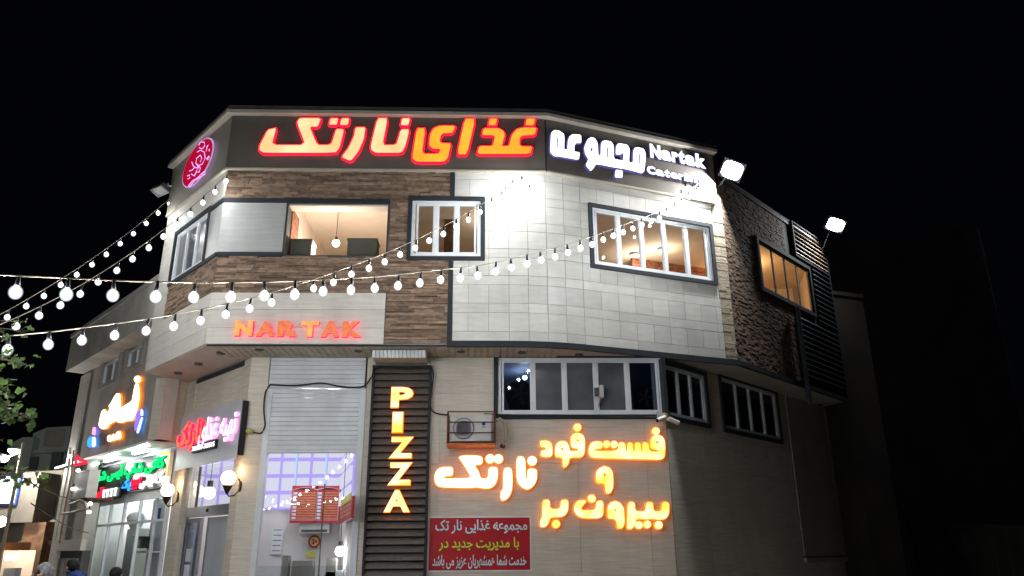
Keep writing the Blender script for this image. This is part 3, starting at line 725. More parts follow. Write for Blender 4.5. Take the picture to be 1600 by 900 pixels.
for k in range(5): box('print_line', 'grey_dark', t, SB, a0 + .03, a1 - .03, .02, .023, z0 + .06 + k * .1, z0 + .075 + k * .1)
CF = Fr((0, 14.9), (1, 0))
t = empty('shop_counter', (-3.3, 14.9, 0), 'pale shop counter with glass top inside the fast food shop', 'counter')
box('body', 'shutter_white', t, CF, -4.15, -2.5, -.6, 0, 0, 1.18); box('worktop', 'steel', t, CF, -4.18, -2.48, -.63, .03, 1.18, 1.22); box('glass_guard', 'pane_glass', t, CF, -4.1, -2.6, -.05, -.04, 1.22, 1.55)
for (x0, y0, x1, y1), nm, mt, lb in (((458, 876, 490, 889), 'tray_rack', 'plaster_grey', 'grey metal tray rack on the shop counter'), ((505, 892, 538, 900), 'food_box', 'print_white', 'white food box on the right of the shop counter'), ((443, 868, 451, 892), 'bottle_stand', 'plaster_grey', 'grey dispenser at the left of the shop counter'), ((512, 872, 526, 890), 'paper_stack', 'plaster_grey', 'stack of grey wrappers on the shop counter')):
    a0, a1, z0, z1 = pix_rect(CF, -.3, x0, y0, x1, y1); z0 = 1.22; z1 = max(z1, 1.3)
    t = empty(nm, CF.P((a0 + a1) / 2, -.3, 1.22), lb, nm.replace('_', ' '))
    box('body', mt, t, CF, a0, a1, -.42, -.2, z0, z1 - .02); box('top', mt, t, CF, a0 + .01, a1 - .01, -.41, -.21, z1 - .02, z1)
a, z = CF.at(604 - 50 + 0 - 21, 861, -.3)
hanging_bulb((a, 15.1, z), 4.6, .09, 'bright round lamp low at the right of the fast food shop', 3, 'room_lamp', (.95, .97, 1), 'lamp')

# sliding door on the angled side
m = T()
m.box(FGA, -2.52, -2.30, -.2, -.04, .13, 4.3).box(FGA, -.36, -.295, -.2, -.03, .13, 3.3); m.build('door_post', 'cream_slab', R)
m = T(); m.box(FGA, -2.30, -.36, -.10, .0, 2.42, 2.60); db = m.build('door_header', 'steel', R); M['steel']
MB().ball(FGA.P(-1.25, .0, 2.52), .035, 10, 6).build('motion_sensor', 'print_black', R)
box('transom_pane', 'pane_glass', R, FGA, -2.30, -.36, -.08, -.07, 2.6, 3.36)
box('transom_bar', 'grey_dark', R, FGA, -2.0, -1.97, -.09, -.05, 2.6, 3.36)
dl = T().box(FGA, -2.28, -2.2, -.1, -.03, .13, 2.4).box(FGA, -1.72, -1.6, -.1, -.03, .13, 2.4).box(FGA, -2.2, -1.72, -.1, -.031, 2.32, 2.4).build('sliding_door', 'steel', R)
box('pane', 'pane_tinted', dl, FGA, -2.2, -1.72, -.07, -.06, .2, 2.32)
for k in range(2): box('notice', 'print_white', dl, FGA, -2.15, -1.9, -.058, -.055, 1.35 + k * .28, 1.58 + k * .28)
dr = T().box(FGA, -1.45, -1.40, -.16, -.105, .13, 2.4).box(FGA, -.52, -.46, -.16, -.105, .13, 2.4).build('sliding_door', 'steel', R)
box('frosted_pane', 'board_grey', dr, FGA, -1.40, -.52, -.14, -.12, .15, 2.40)
a, z = FGA.at(327, 771, -.9)

# ---- slatted panel with PIZZA -----------------------------------------
PZ = Fr((0, 13.8), (1, 0))
t = empty('slatted_sign_panel', (-1.5, 13.75, .3), 'tall dark slatted panel behind the vertical pizza letters', 'slatted panel')
m = T().box(FG, -2.05, -2.01, .01, .13, .2, 4.97).box(FG, -1.03, -.99, .01, .13, .2, 4.97).box(FG, -2.01, -1.03, .02, .129, 4.93, 4.969).box(FG, -2.01, -1.03, .015, .02, .2, 4.93)
m.build('frame', 'anthracite', t)
z = .22
while z < 4.86:
    mm = T(); P = FG.P; a0, a1 = -2.008, -1.032
    mm.add([P(a0, .03, z + .10), P(a1, .03, z + .10), P(a1, .095, z + .005), P(a0, .095, z + .005), P(a0, .035, z + .115), P(a1, .035, z + .115), P(a1, .11, z + .015), P(a0, .11, z + .015)],
           [(0, 1, 2, 3), (7, 6, 5, 4), (0, 4, 5, 1), (1, 5, 6, 2), (2, 6, 7, 3), (3, 7, 4, 0)])
    mm.build('slat', 'slat_bronze', t); z += .128
def latin(parent, fr, out0, out1, chars, off, face, rim, halo=.0):
    face0 = face
    for ch, x0, y0, x1, y1 in chars:
        face = 'yellow_pink_face' if face0 == 'orange_pink_face' and ch in 'NT' else face0
        a0, z1 = fr.at(x0, y0, out1); a1, z0 = fr.at(x1, y1, out0)
        if halo:
            hb = MB(); put_text(hb, fr, ch, a0 - halo, a1 + halo, z0 - halo, z1 + halo, out0, out1 - .02, off); hb.build('letter_rim', rim, parent)
        mb = MB(); put_text(mb, fr, ch, a0, a1, z0, z1, out0 + .01, out1, off, 0, 1); mb.build('letter', [face, rim], parent)
t = empty('pizza_sign', FG.P(-1.5, .15, 2.2), 'vertical amber lit letters PIZZA on the dark slats', 'sign')
latin(t, FG, .13, .19, [('P', 612, 605, 645, 637), ('I', 614, 644, 629, 676), ('Z', 609, 683, 645, 716), ('Z', 607, 723, 643, 758), ('A', 601, 766, 640, 800)], .045, 'wall_amber_face', 'wall_amber_rim', .012)
t = empty('small_red_letter_sign', FB.P(-3.2, .05, 5.4), 'small red and orange lit English letters on the pale band above the shutter', 'sign')
latin(t, FB, .05, .11, [('N', 368, 501, 395, 526), ('A', 402, 502, 429, 527), ('R', 435, 501, 464, 527), ('T', 471, 502, 498, 527.5), ('A', 503, 501.5, 530, 528), ('K', 536, 502, 564.5, 528)], .062, 'orange_pink_face', 'small_red_rim', .004)

# ---- roof sign ---------------------------------------------------------
t = empty('red_roof_sign', FB.P(-2, .1, 8.7), 'big red rimmed amber Persian letters along the front of the fascia', 'sign')
CR = [([[(128,143),(172,133),(148,222),(325,222),(280,105),(295,82),(405,82),(388,126),(345,126),(385,222),(445,222),(462,212),(485,138),(525,140),(502,235),(480,262),(105,262),(85,248),(86,225)]], 0),
 ([[(455,83),(495,83),(487,116),(447,116)]], 0), ([[(512,83),(552,83),(545,117),(504,117)]], 0),
 ([[(585,130),(636,130),(628,190),(600,255),(560,305),(512,285),(550,235),(578,175)]], 0),
 ([[(700,82),(752,82),(725,222),(785,222),(800,215),(822,140),(865,140),(845,225),(825,262),(690,262),(668,248),(665,225)]], 0), ([[(828,83),(868,83),(860,118),(821,118)]], 0),
 ([[(905,135),(948,135),(930,268),(1010,268),(1022,262),(1028,242),(985,240),(968,222),(975,165),(992,135),(1025,122),(1105,122),(1090,158),(1040,160),(1030,170),(1022,200),(1030,212),(1082,214),(1065,290),(1045,308),(900,308),(880,290)]], 1),
 ([[(1155,85),(1208,85),(1165,270),(1115,270)]], 1),
 ([[(1252,135),(1330,135),(1355,150),(1362,170),(1345,228),(1385,228),(1400,170),(1425,140),(1460,131),(1528,132),(1518,168),(1455,172),(1440,185),(1438,220),(1450,230),(1505,230),(1495,268),(1320,268),(1220,268),(1230,228),(1300,228),(1312,180),(1300,170),(1245,170)]], 1),
 ([[(1285,85),(1322,85),(1315,118),(1278,118)]], 1), ([[(1478,85),(1520,85),(1512,118),(1470,118)]], 1)]
for lp, c in CR:
    sign_letter(t, FB, loops_from(FB, .15, 380, 160, 10 / 3, lp), .10, .15, ['cream_face', 'amber_face'][c], 'red_rim', .030)
t = empty('white_roof_sign', FC.P(2, .1, 8.7), 'white lit Persian and English letters on the right side of the fascia', 'sign')
for lp in ([[(110,180),(160,130),(240,140),(310,190),(320,250),(315,430),(365,440),(375,300),(400,230),(450,195),(580,205),(585,335),(500,335),(475,380),(475,465),(560,480),(545,600),(240,545),(160,540),(95,480)], [(196,245),(218,245),(214,412),(196,412)]],
 [[(740,240),(800,260),(840,340),(850,520),(885,530),(890,360),(910,305),(960,290),(1050,310),(1090,370),(1092,580),(1235,610),(1245,520),(1225,485),(1190,520),(1120,510),(1125,400),(1150,345),(1200,340),(1300,360),(1340,420),(1330,635),(1390,640),(1395,460),(1420,405),(1480,400),(1560,425),(1585,480),(1590,560),(1570,770),(1530,810),(1420,780),(1280,745),(1060,710),(920,680),(810,665),(780,720),(730,775),(650,680),(695,590),(640,500),(630,400),(680,280)],
  [(745,395),(764,440),(745,478),(726,440)], [(983,400),(1001,400),(997,562),(980,562)], [(1482,508),(1500,508),(1494,668),(1476,668)]],
 [[(1120,750),(1230,765),(1225,880),(1105,870)]]):
    sign_letter(t, FC, loops_from(FC, .14, 850, 190, 10, lp), .095, .14, 'white_face', 'violet_rim', .012)
def tilted_text(parent, fr, o0, o1, s, tl, br, off, face, rim):
    a0, zt = fr.at(*tl, o1); a1, zb = fr.at(*br, o1); n = len(s); st = (a1 - a0) / sum(.62 if c in 'rti' else 1. for c in s); x = a0
    for c in s:
        wd_ = st * (.62 if c in 'rti' else 1.); cap = c.isupper() or c in 'ktil'
        d = .3 if c == 'g' else 0
        mb = MB(); put_text(mb, fr, c, x + wd_ * .03, x + wd_ * .99, zb - d * (zt - zb) , zb + (zt - zb) * (1 if cap else .76), o0, o1, off, 0, 1); mb.build('letter', [face, rim], parent); x += wd_
tilted_text(t, FC, .095, .13, 'Nartak', (1014.5, 224), (1104, 264), .065, 'white_face', 'violet_rim')
tilted_text(t, FC, .095, .13, 'Catering', (1010, 258), (1103.5, 289), .065, 'white_face', 'violet_rim')

# round logo on the angled fascia
a, z = -1.28, 9.12
t = empty('round_logo_sign', FA.P(a, .09, z - .45), 'round red illuminated emblem with pink swirls on the left fascia', 'sign')
MB().disc(FA, a, z, .755, .135, .149, 48, rz=.475).build('rim', 'logo_rim', t); MB().disc(FA, a, z, .715, .15, .158, 48, rz=.447).build('face', 'logo_red', t)
m = T()
for ln in ([(585,430),(600,400),(640,400),(645,440),(615,470),(590,455)], [(570,500),(600,480),(640,500),(650,560),(620,620),(575,640),(555,610),(565,560),(600,530),(615,560),(600,600)],
           [(515,600),(530,640),(560,660),(590,640)], [(490,690),(520,680),(545,650)], [(470,740),(490,730),(495,760),(475,770)], [(510,720),(540,740),(560,700),(590,700),(600,660),(590,640)],
           [(480,840),(520,790),(570,760),(620,710),(650,690),(650,720),(600,750),(540,790),(490,850)], [(660,490),(670,440),(680,430)], [(690,470),(690,490)], [(665,570),(685,540),(690,560),(675,580),(665,560)], [(560,690),(580,660),(575,620)]):
    m.tube([FA.P(*(lambda q: (q[0], .175, q[1]))(FA.at(220 + x / 6.427, 160 + y / 6.43, .17))) for x, y in ln], .0085, 6)
m.build('swirl', 'logo_pink', t)

# ---- amber wall lettering ---------------------------------------------
def amber(parent, ox, oy, k, lps, face='wall_amber_face'):
    for lp in lps: sign_letter(parent, FG, loops_from(FG, .12, ox, oy, k, lp, 2), .03, .12, face, 'wall_amber_rim', .012)
t = empty('large_amber_wall_sign', FG.P(-.1, .05, 2.6), 'large amber lit Persian word on the wall above the red banner', 'sign')
amber(t, 670, 700, 8.889, [[[(400,105),(745,105),(745,225),(630,235),(690,320),(720,425),(825,425),(830,265),(960,265),(955,430),(920,510),(860,555),(790,565),(650,540),(590,555),(140,545),(85,480),(80,380),(110,310),(170,270),(335,260),(335,385),(225,390),(205,410),(225,425),(585,420),(570,370),(480,220)]],
 [[(852,150,62)]], [[(967,152,62)]], [[(1035,275),(1158,275),(1160,560),(1120,670),(1060,725),(1000,725),(1000,600),(1035,580)]],
 [[(1218,115),(1340,125),(1345,435),(1368,435),(1370,285),(1500,290),(1500,430),(1460,520),(1380,580),(1300,550),(1235,480),(1220,400)]], [[(1435,178,64)]]], 'wall_white_face')
t = empty('small_amber_wall_sign', FG.P(2.3, .05, 2.0), 'amber lit Persian lettering in three lines under the mezzanine windows', 'sign')
amber(t, 830, 655, 6.957, [[[(645,260),(700,240),(775,245),(775,320),(690,325),(690,345),(945,345),(950,250),(1020,255),(1030,350),(1045,350),(1045,255),(1105,255),(1110,350),(1125,350),(1125,255),(1190,255),(1195,345),(1210,345),(1210,250),(1275,255),(1285,350),(1385,355),(1380,335),(1295,320),(1295,230),(1325,180),(1390,170),(1435,195),(1455,250),(1455,400),(1420,440),(1240,435),(680,425),(640,400),(620,350)], [(1355,240),(1388,240),(1388,260),(1355,260)]],
 [[(820,272,39)]], [[(901,275,39)]], [[(1355,130,41)]],
 [[(430,190),(470,150),(530,150),(570,180),(585,230),(580,370),(550,415),(415,415),(410,480),(370,525),(345,515),(345,470),(335,415),(260,410),(260,300),(290,250),(340,232),(390,250),(415,310),(415,345),(510,345),(515,325),(430,305)], [(326,306),(348,306),(348,338),(326,338)], [(495,221),(518,221),(518,241),(495,241)]],
 [[(503,90,41)]], [[(97,232),(180,232),(220,260),(230,310),(228,410),(105,410),(105,340),(150,335),(160,320),(150,305),(100,300)]],
 [[(705,600),(720,550),(790,508),(860,530),(890,590),(892,741),(860,806),(812,806),(800,696),(705,696)], [(785,585),(810,585),(810,622),(785,622)]]])
amber(t, 830, 740, 6.957, [[[(122,285),(200,285),(205,385),(315,385),(325,285),(405,285),(400,400),(370,450),(330,470),(205,475),(190,540),(150,580),(100,580),(97,510),(120,480)]], [[(270,548,43)]],
 [[(510,290),(610,290),(545,365),(545,400),(700,400),(710,295),(785,295),(785,485),(560,485),(500,455),(465,400),(470,340)]], [[(658,272,43)]],
 [[(830,370),(860,315),(915,297),(970,320),(1010,380),(1015,550),(985,600),(935,600),(925,495),(830,490)], [(903,378),(928,395),(918,410),(903,400)]],
 [[(1050,310),(1125,310),(1130,410),(1245,415),(1250,310),(1325,310),(1330,410),(1415,410),(1425,310),(1500,312),(1498,440),(1460,490),(1400,500),(1290,490),(1270,497),(1140,490),(1130,560),(1090,605),(1045,600),(1045,525)]],
 [[(1172,560,41)]], [[(1262,552,41)]], [[(1385,560,43)]]])

# ---- red banner --------------------------------------------------------
a0, a1, z0, z1 = -.955, .755, 1.475, 2.32
t = empty('red_banner', FG.P(-.1, .03, z0), 'red printed banner with white and yellow Persian text on the wall', 'banner')
box('border', 'print_white', t, FG, a0 - .022, a1 + .022, .019, .027, z0 - .022, z1 + .022); box('sheet', 'banner_red', t, FG, a0, a1, .027, .031, z0, z1)
for s, x0, y0, x1, y1, mt in (('مجموعه غذایی نار تک', 680.5, 812, 824, 833.5, 'print_white'), ('با مدیریت جدید در', 686, 840, 811, 860.5, 'print_yellow'), ('خدمت شما همشهریان عزیز می باشد', 676, 867, 822.5, 888.5, 'print_white')):
    b0, c1 = FG.at(x0, y0, .035); b1, c0 = FG.at(x1, y1, .035); q = shape(s)
    m = T(); put_text(m, FG, q, b0 - .006, b1 + .006, c0 - .012, c1 + .004, .031, .033, .05); m.build('text_shadow', 'print_black', t)
    m = T(); put_text(m, FG, q, b0, b1, c0, c1, .033, .0355, .022); m.build('text', mt, t)

# ---- grey board over the sliding door ----------------------------------
t = empty('grey_sign_board', FGA.P(-1.3, .1, 3.36), 'grey sign board with red and white lit Persian letters over the glass door', 'sign board')
box('board', 'board_grey', t, FGA, -2.72, .07, .13, .15, 3.33, 4.36)
box('board_edge', 'print_black', t, FGA, .072, .11, .04, .14, 3.38, 4.33)
def board_text(s, x0, y0, x1, y1, face, rim, off=.02, dx=0.):
    a0, zt = FGA.at(x0, y0, .2); a1, zb = FGA.at(x1, y1, .2); m = T()
    put_text(m, FGA, shape(s), a0, a1, zb, zt, .155, .205, off, 0, 1); m.build('lettering', [face, rim], t)
board_text('نارتک', 279, 664, 312, 700, 'orange_pink_face', 'strong_red_rim', .03)
board_text('تهیه غذای', 314, 655, 366, 688, 'neon_white', 'neon_pink', .02)
a0, zt = FGA.at(298, 714, .2); a1, zb = FGA.at(333, 722, .2)
box('number_box', 'print_black', t, FGA, a0, a1, .15, .20, 3.58, 3.74)
m = T(); put_text(m, FGA, '333515-333515', a0 + .03, a1 - .03, 3.615, 3.705, .20, .206, .03); m.build('numbers', 'neon_white', t)

# ---- globe wall lamps --------------------------------------------------
def sconce(s_, x, y, label):
    a, z = FGA.at(x, y, .24); t = empty('globe_wall_lamp', FGA.P(a, 0, z - .3), label, 'wall lamp', 'globe wall lamps beside the glass door')
    MB().ball(FGA.P(a, .24, z), .125, 20, 12).build('globe', 'globe_glow', t, smooth=True)
    m = T().tube([FGA.P(a, .24, z - .12), FGA.P(a, .24, z - .2), FGA.P(a, .24, z - .27)], [.085, .05, .012], 10); m.build('cup', 'brass_brown', t)
    ar = T().tube([FGA.P(a, .24, z - .25), FGA.P(a, .20, z - .30), FGA.P(a, .10, z - .28), FGA.P(a, .03, z - .18), FGA.P(a, .03, z - .05), FGA.P(a, .06, z + .0)], .013, 8); ar.build('arm', 'brass_brown', t)
    MB().disc(FGA, a, z - .13, .055, .015, .035, 14, rz=.10).build('wall_plate', 'brass_brown', t)
    l = lamp(FGA.P(a, .10, z + .14) - t.location, 5, .06, (1, .55, .2)); l.parent = t
sconce(0, 357, 747, 'lit round globe lamp on the pillar right of the glass door')
sconce(0, 262, 766, 'lit round globe lamp on the pillar left of the glass door, by the cafe')
v = ray(327, 770); k = 15.6 / v.y; p = EYE + v * k
hanging_bulb(tuple(p), 4.65, .12, 'white globe behind the transom, standing in for the wall lamp reflection', 4, 'globe_glow', (1, .9, .9), 'lamp reflection')  # globe and its light added in place of the wall lamp's reflection

# ---- air conditioner on the wall ---------------------------------------
t = empty('outdoor_air_conditioner', FG.P(-.25, .25, 3.5), 'white air conditioner unit in a rusty cage on the wall', 'air conditioner')
box('body', 'ac_white', t, FG, -.60, .09, .14, .42, 3.57, 4.0); box('side_cover', 'ac_white', t, FG, -.155, .085, .42, .432, 3.59, 3.98)
gr = MB().disc(FG, -.385, 3.785, .185, .42, .43, 26).build('fan_grille', 'grey_dark', t)
m = T()
for k in range(5): m.disc(FG, -.385, 3.785, .03 + .033 * k, .430, .431 + .0, 22)
for r in (.05, .08, .11, .14, .17): m.tube([FG.P(-.385 + r * math.cos(q * math.pi / 9), .437, 3.785 + r * math.sin(q * math.pi / 9)) for q in range(19)], .003, 4)
for q in range(8): m.tube([FG.P(-.385, .44, 3.785), FG.P(-.385 + .18 * math.cos(q * math.pi / 4), .44, 3.785 + .18 * math.sin(q * math.pi / 4))], .003, 4)
m.build('grille_wire', 'board_grey', gr)
m = T().disc(FG, -.04, 3.86, .03, .432, .438, 12).box(FG, -.07, -.01, .432, .436, 3.80, 3.812); m.build('maker_badge', 'cloth_blue', t)
m = T(); A0, A1, O1, Z0, Z1 = -.66, .155, .50, 3.52, 4.06; r = .011
for zz in (Z0 + .02, 3.70, 3.88, Z1):
    m.tube([FG.P(A0, .02, zz), FG.P(A0, O1, zz)], r, 4); m.tube([FG.P(A0, O1, zz), FG.P(A1, O1, zz)], r, 4); m.tube([FG.P(A1, O1, zz), FG.P(A1, .02, zz)], r, 4)
for aa, oo in ((A0, O1), (A1, O1), (A0, .03), (A1, .03)): m.tube([FG.P(aa, oo, Z0), FG.P(aa, oo, Z1)], r, 4)
m.build('cage', 'rust_metal', t)
box('tray', 'tray_amber_lit', t, FG, A0 - .01, A1 + .01, .02, O1 + .012, Z0 - .03, Z0)
ph = [(775,658),(781,655),(788,660),(791,672),(790,688),(786,696)]
m = T().tube([FG.P(*(lambda q: (q[0], .3 - i * .03, q[1]))(FG.at(x, y, .25))) for i, (x, y) in enumerate(ph)], .032, 8); m.build('drain_hose', 'hose', t)
a, z = FG.at(786, 697, .12); MB().tube([FG.P(a - .05, .15, z + .01), FG.P(a + .03, .14, z - .02)], .034, 8).build('hose_end', 'print_black', t)

# ---- cables ------------------------------------------------------------
def cable(pts, fr, out, ox, oy, k, r, label, mt='black_rubber'):
    P = []
    for x, y in pts: a, z = fr.at(ox + x / k, oy + y / k, out); P.append(fr.P(a, out, z))
    Q = [P[0]]
    for i in range(len(P) - 1):
        p0, p1, p2, p3 = P[max(i - 1, 0)], P[i], P[i + 1], P[min(i + 2, len(P) - 1)]
        for j in range(1, 5):
            u = j / 4; Q.append(.5 * ((2 * p1) + (p2 - p0) * u + (2 * p0 - 5 * p1 + 4 * p2 - p3) * u * u + (3 * p1 - p0 - 3 * p2 + p3) * u ** 3))
    return tag(MB().tube(Q, r, 6).build('cable', mt), label, 'cable')
cable([(205,570),(340,575),(470,562),(560,578),(640,585),(700,575),(740,520),(760,478),(900,484),(1030,481),(1057,510),(1047,600),(1042,690),(1075,720),(1132,728)], FG, .15, 360, 430, 10 / 3, .016, 'black cable running across the shutter and over the slatted panel')
cable([(208,570),(182,612),(174,700),(180,780),(160,822),(120,818)], FG, .06, 360, 430, 10 / 3, .014, 'black cable dropping down the pillar left of the shutter')
cable([(-20,632),(200,640),(420,640),(640,642),(830,648),(960,655),(1100,660),(1330,655)], FG, .12, 760, 520, 5, .009, 'thin black cable sagging under the front mezzanine windows')
a, z = FG.at(390, 674, .06)
tag(MB().ball(FG.P(a, .05, z), .075, 12, 8, .7).build('cable_joint', 'yellow_plastic', smooth=True), 'yellow taped cable joint on the pillar beside the grey board', 'cable joint')

# ---- security cameras --------------------------------------------------
def seccam(fr, x, y, d, label):
    a, z = fr.at(x, y, .2); t = empty('security_camera', fr.P(a, 0, z), label, 'camera', 'security cameras at the wall corner')
    box('mount', 'yellow_plastic' if d > 0 else 'ac_white', t, fr, a - .05, a + .05, 0.02, .07, z + .02, z + .16)
    p0 = fr.P(a, .06, z + .06); p1 = fr.P(a - .02 * d, .18, z + .02); MB().tube([p0, p1], .014, 6).build('arm', 'ac_white', t)
    ax = (fr.u * d * .8 + fr.n * .5 + Vector((0, 0, -.35))).normalized(); c = p1 - ax * .06
    MB().tube([c, c + ax * .20], .04, 12).build('body', 'ac_white', t)
    MB().tube([c + ax * .20, c + ax * .21], .034, 12).build('lens', 'print_black', t)
seccam(FG, 1034, 655, -1, 'white security camera on the front wall, pointing left')
seccam(FGR, 1052, 658, 1, 'white security camera on the side wall, pointing right')
a, z = FG.at(938, 622, .1)
t = empty('flood_lamp_off', FG.P(a, 0, z), 'small unlit floodlight clamped under the third mezzanine pane', 'floodlight')
box('body', 'ac_white', t, FG, a - .02, a + .05, .06, .2, z, z + .22); box('side_box', 'grey_dark', t, FG, a - .10, a - .025, .06, .16, z + .04, z + .18); MB().tube([FG.P(a, .1, z), FG.P(a - .03, .04, z - .14)], .012, 6).build('bracket', 'hose', t)

# ---- floodlights -------------------------------------------------------
def obox(mb, c, X, Y, Z, w_, h_, d_, mi=0):
    v = [c + X * (sx * w_ / 2) + Y * (sy * h_ / 2) + Z * (sz * d_ / 2) for sz in (-1, 1) for sy in (-1, 1) for sx in (-1, 1)]
    return mb.add(v, [(0, 2, 3, 1), (4, 5, 7, 6), (0, 1, 5, 4), (2, 6, 7, 3), (0, 4, 6, 2), (1, 3, 7, 5)], mi)
def flood(c, Z, wall, label, wd_, ht, lit, roll=0., e=0, group='floodlights on the roof edge'):
    Z = Vector(Z).normalized(); X = Vector((0, 0, 1)).cross(Z).normalized(); Y = Z.cross(X)
    X, Y = X * math.cos(roll) + Y * math.sin(roll), Y * math.cos(roll) - X * math.sin(roll)
    c = Vector(c); t = empty('floodlight', c, label, 'floodlight', group)
    b = MB(); obox(b, c - Z * .04, X, Y, Z, wd_, ht, .07); b.build('housing', 'grey_dark', t)
    b = MB()
    for k in range(7): obox(b, c - Z * .10 + X * (k - 3) * wd_ / 8, X, Y, Z, .012, ht * .8, .05)
    b.build('cooling_fins', 'grey_dark', t)
    b = MB()
    for sx, sy, ww, hh in ((0, 1, wd_, ht * .07), (0, -1, wd_, ht * .07), (1, 0, wd_ * .06, ht * .86), (-1, 0, wd_ * .06, ht * .86)): obox(b, c + Z * .012 + X * sx * (wd_ - ww) / 2 + Y * sy * (ht - hh) / 2, X, Y, Z, ww, hh, .034)
    b.build('front_frame', 'steel', t)
    n_ = 24; ring = []
    for i in range(n_):
        th = 2 * math.pi * i / n_; cx_, sy_ = math.cos(th), math.sin(th); q = (abs(cx_) ** 4 + abs(sy_) ** 4) ** -.25
        ring.append((cx_ * q, sy_ * q))
    b = MB(); b.add([c + Z * .004 + X * u_ * wd_ * .44 + Y * v_ * ht * .43 for u_, v_ in ring] + [c + Z * .016 + X * u_ * wd_ * .34 + Y * v_ * ht * .32 for u_, v_ in ring], [tuple(range(n_, 2 * n_))] + [(i, (i + 1) % n_, (i + 1) % n_ + n_, i + n_) for i in range(n_)]); b.build('lens', 'flood_glow' if lit else 'plaster_grey', t)
    b = MB().tube([c - Z * .06 + X * wd_ * .5, c - Z * .16 + X * wd_ * .45, c - Z * .18, Vector(wall)], .016, 6); b.build('bracket', 'steel', t)
    if e:
        l = bpy.data.lights.new('flood_beam', 'AREA'); l.energy = e; l.size = wd_ * .8; l.color = (.93, .97, 1.); o = bpy.data.objects.new('flood_beam', l); COL.objects.link(o)
        o.parent = t; o.matrix_parent_inverse = Matrix.Identity(4)
        o.location = Z * .03; o.rotation_euler = Z.to_track_quat('-Z', 'Y').to_matrix().inverted().transposed().inverted().to_euler() if False else (-Z).to_track_quat('Z', 'Y').to_euler()
    return t
p = FC.at(1144, 266, .35); flood(FC.P(p[0], .35, p[1]), (-.2, -.85, -.50), FC.P(3.95, .02, p[1] - .25), 'large lit floodlight at the right corner of the roof', .46, .40, True, -.45, 600)
p = FD.at(1305, 351, .5); flood(FD.P(p[0], .5, p[1]), (.0, -.75, -.62), FD.P(5.3, 0, 9.0), 'smaller lit floodlight at the far end of the dark stone side', .5, .36, True, -.3, 110)
p = FA.at(250, 298, .3); flood(FA.P(p[0], .3, p[1]), (-.25, -.35, -1.), FA.P(SA + .1, 0, 9.2), 'unlit floodlight at the left end of the roof edge', .38, .22, False, 0., 0)
# fix: light objects point along -Z of their own axes

# ---- bulb strings ------------------------------------------------------
def z_for(X, Y, py):
    lo, hi = -5., 20.
    Rm = (_X, _Y, _Z)
    def prj(z):
        d = (X, Y, z - CAMH)
        c = [sum(Rm[r][i] * d[r] for r in range(3)) for i in range(3)]
        return CY + F * c[1] / c[2]
    for _ in range(40):
        mid = (lo + hi) / 2
        if prj(mid) > py: lo = mid
        else: hi = mid
    return (lo + hi) / 2
S4 = [292,300,309,318,326,334,341,347,352,356.5,363,369,376,382,388.6,395,401,406.6,412,418,425,433,434.5,435.4,442.6,447,451,453.4,457,459.5,461.5,464,464.5,464.5,464.5,460,458]
S3 = [284,296,308,320,333,343.6,355,366,376.6,388,398.5,409,420.4,428.5,441.5,451.5,461.5,473.5,483,491.5,501.4,509.5,518.5,525.4,531.4,539.5]
S1 = [283,300,318,336,351,370,388,406,422.5,441.5,460,477.4,495,511]
S0 = [318,333,350.5,366,381,398,413.5,429.5,446.5,463,479.5,496]
POLES = {0: Vector((-7.6, .6, 0)), 1: Vector((-9.8, .9, 0))}
